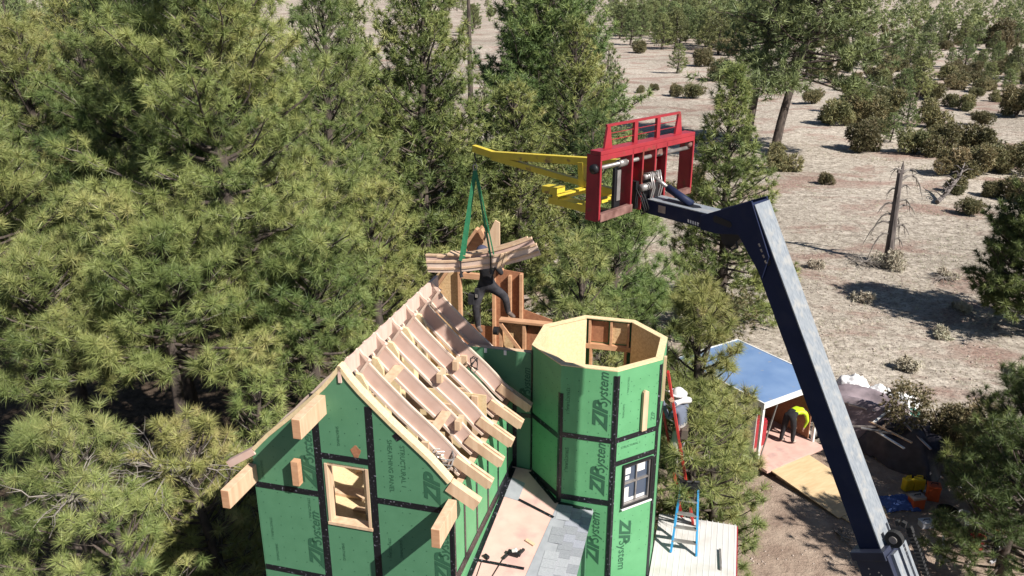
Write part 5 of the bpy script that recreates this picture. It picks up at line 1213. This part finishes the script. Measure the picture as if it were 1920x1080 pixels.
crate(9.75, 16.35, .1, .15, .10, .16, 'bucket', 'small white box on the ground left of the large black tub', 'bucket', 'box')
mb = MB(); pts = [(.22 * math.cos(i * .5) * (1 + .1 * math.sin(i)), .22 * math.sin(i * .5), .02 + .004 * i) for i in range(40)]; mb.tube(pts, .02, 6); o = mb.build('coiled_hose', 'orange'); o.location = (11.2, 15.9, 0); tag(o, 'orange coiled hose on the ground at the lower right', 'hose')
mb = MB(); pts = [(.25 * math.cos(i * .5), .2 * math.sin(i * .5) * (1 + .1 * math.sin(i * 2)), .02 + .004 * i) for i in range(30)]; mb.tube(pts, .025, 6); o = mb.build('coiled_hose', 'bucket'); o.location = (10.9, 15.6, 0); tag(o, 'pale coiled hose beside the red bucket', 'hose')
tarp('tarp', 'rust', 10.95, 16.05, .3, .2, .06, 17, 'flat pinkish scrap on the ground right of the white bucket', .4, 0, 'scrap')
for i in range(14):
    x = rj.uniform(9.3, 11.4); y = rj.uniform(14.9, 18.8); l = rj.uniform(.08, .28); a = rj.uniform(0, 3.1)
    mb = MB(); mb.bar((-l * math.cos(a), -l * math.sin(a), .03), (l * math.cos(a), l * math.sin(a), .05), .05, .04); o = mb.build('wood_scrap', rj.choice(['lumber', 'stone', 'deadwood', 'bucket'])); o.location = (x, y, 0); tag(o, 'small scrap of wood or plastic on the shaded ground at the lower right', 'scrap', 'scraps on the ground at the lower right')
deadwood('dead_branches', (7.6, 15.9, .05), 23, 'small dry twigs on the bare soil left of the boom', n=14, L=.5, el=(0, .6))

# ------------------------------------------------------------------ far side: junipers, scattered trees, distant wood
rngF = np.random.default_rng(5)
JUN = [bush_mesh('juniper', 200 + i, 2.0, 1.1, n=1500, leaves=8, sz=.13, lobes=6 + i) for i in range(5)]
FP = [merged_pine_mesh('far_pine', 300 + i, 5, 1.5, nprim=60, base=.12, tr=.34, nneed=14, nw=.065, spacing=.32, tint=.5, shape=.5) for i in range(5)]
KEY = [(18.72, 56.22, 1.99, 'j', 'dark juniper at the foot of the huge leaning pine'), (19.93, 51.86, 0.92, 'j', 'small brown bush alone in front of the huge leaning pine'), (26.94, 62.99, 2.47, 'j', 'rounded dark juniper right of the huge leaning pine'),
 (30.74, 67.1, 2.25, 'p'), (30.14, 61.52, 2.08, 'j'), (31.64, 60.51, 2.46, 'j'), (29.46, 54.2, 2.03, 'j'), (31.23, 54.2, 2.22, 'j'), (33.29, 55.02, 2.25, 'j'), (35.01, 73.72, 2.72, 'p'), (37.61, 73.72, 2.47, 'j'),
 (27.22, 49.42, 1.22, 'j'), (28.96, 48.61, 1.14, 'j'), (29.81, 47.69, 1.64, 'j'), (25.23, 44.21, 1.1, 'j', 'small round juniper alone right of the dead snag'), (44.11, 91.45, 4.24, 'p'), (41.43, 89.32, 3.26, 'p'), (40.05, 91.45, 3.03, 'p'),
 (55.52, 105.41, 2.08, 'j'), (52.16, 94.6, 1.37, 'j'), (52.82, 91.45, 1.33, 'j'), (45.81, 87.29, 1.5, 'j'), (48.28, 79.96, 3.19, 'j'), (57.52, 102.09, 3.02, 'p'), (58.46, 106.56, 2.1, 'j'), (66.67, 112.72, 4.06, 'p'),
 (15.15, 98.96, 1.04, 'j', 'leftmost of the four small bushes in a row on the pale slope'), (16.98, 101.02, 0.93, 'j', 'second from the left of the four small bushes on the pale slope'), (18.61, 96.01, 1.52, 'j', 'third from the left of the four small bushes on the pale slope'), (20.1, 93.22, 1.85, 'j', 'rightmost and largest of the four small bushes on the pale slope'),
 (27.71, 111.43, 2.62, 'j'), (23.55, 121.07, 3.79, 'p', 'small upright pine alone on the pale slope above the red backrest'), (29.64, 131.58, 3.01, 'j'), (23.55, 157.67, 2.45, 'j'), (8.31, 58.56, 2.6, 'j', 'reddish juniper seen just above the left end of the red carriage'), (9.6, 46.44, 2.4, 'j', 'brownish juniper seen through the right opening of the red carriage'),
 (34.33, 61.52, 2.5, 'j'), (34.06, 65.91, 1.77, 'j'), (61.82, 127.33, 5.0, 'p'), (62.96, 136.1, 4.86, 'p'), (49.65, 112.72, 3.32, 'j'), (89.82, 171.14, 4.99, 'p'), (90.23, 166.87, 4.88, 'p'), (88.1, 174.11, 5.04, 'p'), (87.27, 180.36, 5.27, 'p'),
 (93.89, 164.14, 5.85, 'j'), (100.45, 171.14, 4.43, 'p'), (34.81, 78.31, 3.12, 'j'), (31.69, 76.1, 3.05, 'j'), (30.48, 69.61, 1.87, 'j'), (27.3, 112.72, 2.96, 'j'), (28.92, 75.19, 2.52, 'j'), (32.84, 81.68, 3.26, 'p'), (36.0, 57.0, 1.85, 'j'), (42.41, 75.19, 1.51, 'j')]
occ = []
ct = 0
for e in KEY:
    x, y, H, t = e[:4]; lab_ = e[4] if len(e) > 4 else None
    if t == 'j': place('juniper', JUN[ct % 5], x, y, H / 2.0, lab_ or 'rounded brown green juniper in the scatter on the slope at the right', 'shrub', None if lab_ else 'junipers scattered on the right slope', rngF)
    else: place('scattered_pine', FP[ct % 5], x, y, H / 5.0 * 1.2, lab_ or 'small pine in the scatter on the slope at the right', 'tree', None if lab_ else 'small pines scattered on the right slope', rngF, H / 5.0)
    occ.append((x, y, H * .45)); ct += 1
def ok(x, y, r):
    for a, b_, c in occ:
        if (x - a) ** 2 + (y - b_) ** 2 < (r + c) ** 2 * .6: return False
    occ.append((x, y, r)); return True
def pxpos(px, py):
    u = (px - 960) / 1550; v = (540 - py) / 1550; t = math.radians(20.2)
    d = (u, math.cos(t) + v * math.sin(t), -math.sin(t) + v * math.cos(t)); k = -CAMZ / d[2]; return d[0] * k, d[1] * k
# woodland beyond the clearing and open wood on the right slope, spread over the ground
def sector(n, bearings, ylim, names, h, dens_fn, tries=6000):
    c = 0
    for i in range(tries):
        if c >= n: break
        y = ylim[0] * (ylim[1] / ylim[0]) ** (rngF.uniform() ** .8); b_ = rngF.uniform(*bearings); x = y * b_
        if rngF.uniform() > dens_fn(b_, y): continue
        t = names[0] if rngF.uniform() < names[2] else names[1]
        H = rngF.uniform(*h) * (1 if t == 'far_pine' else .55)
        if not ok(x, y, H * .28): continue
        if t == 'far_pine': place('far_pine', FP[c % 5], x, y, H / 5 * 1.15, names[3], 'tree', names[4], rngF, H / 5)
        else: place('far_juniper', JUN[c % 5], x, y, H / 2, names[5], 'shrub', names[6], rngF)
        c += 1
    return c
# dense wood above the pale slope (top centre)
sector(190, (.115, .33), (150, 420), ('far_pine', 'far_juniper', .93, 'pine in the dense wood above the pale slope at the top centre', 'pines of the dense wood at the top centre', 'dark bush in the dense wood at the top centre', 'bushes of the dense wood at the top centre'), (4.6, 7.5), lambda b_, y: 1.0 if y > 178 - 260 * (b_ - .13) else 0.0)
# open wood, upper right
sector(300, (.34, .72), (82, 360), ('far_pine', 'far_juniper', .35, 'small pine in the open wood at the upper right', 'pines of the open wood at the upper right', 'juniper in the open wood at the upper right', 'junipers of the open wood at the upper right'), (2.3, 4.2), lambda b_, y: .95 if y > 100 else .3)
# beyond the tall pines, seen in the gaps along the top
sector(26, (-.32, -.02), (190, 520), ('far_pine', 'far_juniper', .8, 'dark pine on the pale plain seen over the tall pines', 'pines on the plain behind the tall pines', 'dark bush on the pale plain seen over the tall pines', 'bushes on the plain behind the tall pines'), (4, 7), lambda b_, y: 1)
# the distant wood that no one could count
def far_wood():
    pa = [me for me in FP[:2]]
    V = []; F_ = []; T_ = []; b0 = 0; rng = np.random.default_rng(9)
    lo = []
    for i in range(3):
        tr_, br_, tw_, (v, f, t) = pine_data(500 + i, 6, 1.9, nprim=14, base=.15, tr=.8, nneed=5, nw=.30, spacing=1.1, shape=.5, tint=.45); lo.append((v, f, t))
    for i in range(6200):
        y = 200 * (2900 / 200) ** (rng.uniform() ** 1.15); bb = rng.uniform(-.70, .80); x = y * bb
        dn = .5 + .5 * math.sin(x * .012 + 1) * math.cos(y * .009)
        if -.33 < bb < 0 and rng.uniform() < .75: continue
        if y < 260 and bb < .36: continue
        if rng.uniform() > .45 + dn * .55: continue
        v, f, t = lo[i % 3]; s = rng.uniform(.55, 1.0); a = rng.uniform(0, 6.28); c, sn = math.cos(a) * s, math.sin(a) * s
        q = np.stack([v[:, 0] * c - v[:, 1] * sn + x, v[:, 0] * sn + v[:, 1] * c + y, v[:, 2] * s], -1)
        V.append(q); F_.append(f + b0); T_.append(np.clip(t + rng.normal(0, .2), 0, 1)); b0 += len(q)
    o = link('distant_woodland', np_mesh('distant_woodland', np.concatenate(V), np.concatenate(F_), ['needle_far'], tint=np.concatenate(T_)))
    tag(o, 'far off pine wood reaching to the top of the photo', 'woodland', kind='stuff')
far_wood()

# dry grass tufts on the meadow
def grass():
    rng = np.random.default_rng(12); P = []; 
    n = 17000
    y = 14 + 60 * rng.uniform(0, 1, n) ** 1.6; b_ = rng.uniform(.10, .66, n); x = y * b_
    cl = np.sin(x * .9 + 1.1 * np.sin(y * .5)) * np.cos(y * .8 + .7 * np.sin(x * .6)) + rng.normal(0, .5, n)
    keep = (cl > -.1) & (np.hypot(x - 7.8, y - 17.5) > 5.0)
    x = x[keep]; y = y[keep]; m_ = len(x); P = np.stack([x, y, gz(x, y) - .02], -1)
    D = np.tile([0, 0, 1.0], (m_, 1)); R = rng.uniform(.07, .22, m_)
    V, F_, t = tufts_mesh(P, D, R, 14, .020, rng, spread=.75)
    V[:, 2] = np.maximum(V[:, 2], -.03)
    o = link('dry_grass', np_mesh('dry_grass', V, F_, ['grass'], tint=t)); tag(o, 'pale dry bunch grass over the meadow', 'grass', kind='stuff')
grass()
def stones():
    rng = np.random.default_rng(21); mb_v = []; F_ = []; b0 = 0
    ico = [(0, 0, 1), (.9, 0, .2), (.2, .85, .25), (-.75, .5, .2), (-.7, -.55, .15), (.3, -.85, .2), (0, 0, -.3)]
    fc = [(0, i, i % 5 + 1) for i in range(1, 6)] + [(6, i % 5 + 1, i) for i in range(1, 6)]
    for i in range(1500):
        y = 15 + 45 * rng.uniform() ** 1.5; x = y * rng.uniform(.12, .66); s = rng.uniform(.015, .075) if y > 20 else rng.uniform(.01, .04)
        a = rng.uniform(0, 6.28); q = np.array(ico) * rng.uniform(.7, 1.3, (7, 3)) * s * [1, 1, .6]
        q = np.stack([q[:, 0] * math.cos(a) - q[:, 1] * math.sin(a) + x, q[:, 0] * math.sin(a) + q[:, 1] * math.cos(a) + y, q[:, 2] + float(gz(x, y))], -1)
        mb_v.append(q); F_.append(np.array(fc) + b0); b0 += 7
    o = link('loose_stones', np_mesh('loose_stones', np.concatenate(mb_v), np.concatenate(F_), ['stone'])); tag(o, 'small pale stones strewn over the meadow', 'stones', kind='stuff')
stones()

# dead snag and its litter
sn = empty('dead_snag', (17.2, 35.9, 0), 0, 'dead standing snag with broken top and drooping bare branches', 'dead tree')
mb = MB(); mb.tube([(0, 0, -.1), (-.05, 0, 1.5), (-.08, 0, 3.0), (-.10, .02, 4.3)], [.22, .17, .145, .12], 9); 
mb.add([(-.12, -.1, 4.2), (.03, -.1, 4.2), (.03, .1, 4.2), (-.1, .1, 4.2), (-.05, 0, 4.75)], [(0, 1, 4), (1, 2, 4), (2, 3, 4), (3, 0, 4)])
mb.add([(-.25, -.1, 4.2), (-.12, -.1, 4.2), (-.12, .12, 4.2), (-.24, .1, 4.2), (-.22, 0, 4.5)], [(0, 1, 4), (1, 2, 4), (2, 3, 4), (3, 0, 4)])
mb.build('trunk', 'snag', sn)
for (z, dx, l, dr, tw) in ((4.2, 1, .7, .05, .3), (4.25, -1, .6, .0, -.3), (3.4, -1, .55, .3, .3), (1.1, 1, .6, .4, .3), (2.9, 1, .55, .3, -.5), (3.9, 1, 1.15, .55, .3), (3.55, 1, .45, .15, 0), (2.55, 1, 1.0, .25, .5), (1.7, 1, .75, .35, 0), (2.7, -1, .8, .35, .3), (2.2, -1, .9, .7, .5), (1.8, -1, 1.2, .55, .3), (1.3, -1, 1.0, .8, 0), (2.0, .4, .9, .7, .2), (3.1, -.3, .6, .2, 0)):
    P = [((dx * l * s * 1.0), tw * l * s * .5, z + .22 * math.sin(s * 3) * l - dr * l * s ** 3 * 1.5) for s in (0, .2, .4, .6, .8, 1)]
    mb = MB(); mb.tube(P, [.075, .062, .05, .04, .028, .012], 6)
    a = P[3]; mb.tube([a, (a[0] + dx * .1, a[1] + .1, a[2] - .25), (a[0] + dx * .18, a[1] + .05, a[2] - .55)], [.02, .014, .005], 5); a = P[2]; mb.tube([a, (a[0] + dx * .2, a[1] - .15, a[2] + .1), (a[0] + dx * .4, a[1] - .2, a[2] - .05)], [.016, .01, .004], 5)
    mb.build('branch', 'twig', sn)
make_bush('dry_shrub', 17.0, 35.2, .95, .75, 31, 'yellowish dry shrub growing round the foot of the dead snag', 'shrub', n=500, leaves=8, sz=.10, leaf='grass')
deadwood('dead_branches', (15.9, 35.6, .15), 13, 'dark fallen branches on the ground left of the dead snag', n=30, L=1.5, el=(-.02, .5))
deadwood('dead_branches', (18.6, 33.6, .1), 14, 'fallen branches on the ground right of the dead snag', n=14, L=1.2, el=(-.02, .35))
fb = MB(); fb.tube([(0, 0, .15), (.9, .8, .5), (1.9, 1.6, 1.3), (2.6, 2.6, 1.9)], [.14, .11, .07, .03], 8)
for i in range(16):
    s = .1 + i * .055; a = i * 2.4; p = Vector((2.6 * s, 2.4 * s, .15 + 1.6 * s)); fb.tube([p, p + Vector((math.cos(a) * .35, math.sin(a) * .35, .25)), p + Vector((math.cos(a) * .7, math.sin(a) * .6, .2))], [.05, .03, .008], 5)
fb = fb.build('fallen_tree', 'deadwood'); fb.location = (24.6, 46.6, 0); tag(fb, 'pale fallen dead tree with dark root end lying among junipers', 'dead tree')
for (x, y, s) in ((14.2, 31.0, .5), (15.6, 27.5, .45), (13.0, 24.8, .5), (17.5, 30, .4), (19.0, 34, .5), (13.6, 35.0, .45), (16.6, 24.5, .4), (21.5, 30.5, .5)):
    make_bush('grass_clump', x, y, s, s * .8, int(x * 10), 'pale dry clump of grass standing on the stony meadow', 'grass clump', 'grass clumps on the stony meadow', leaf='grass', n=160, leaves=9, sz=.10)
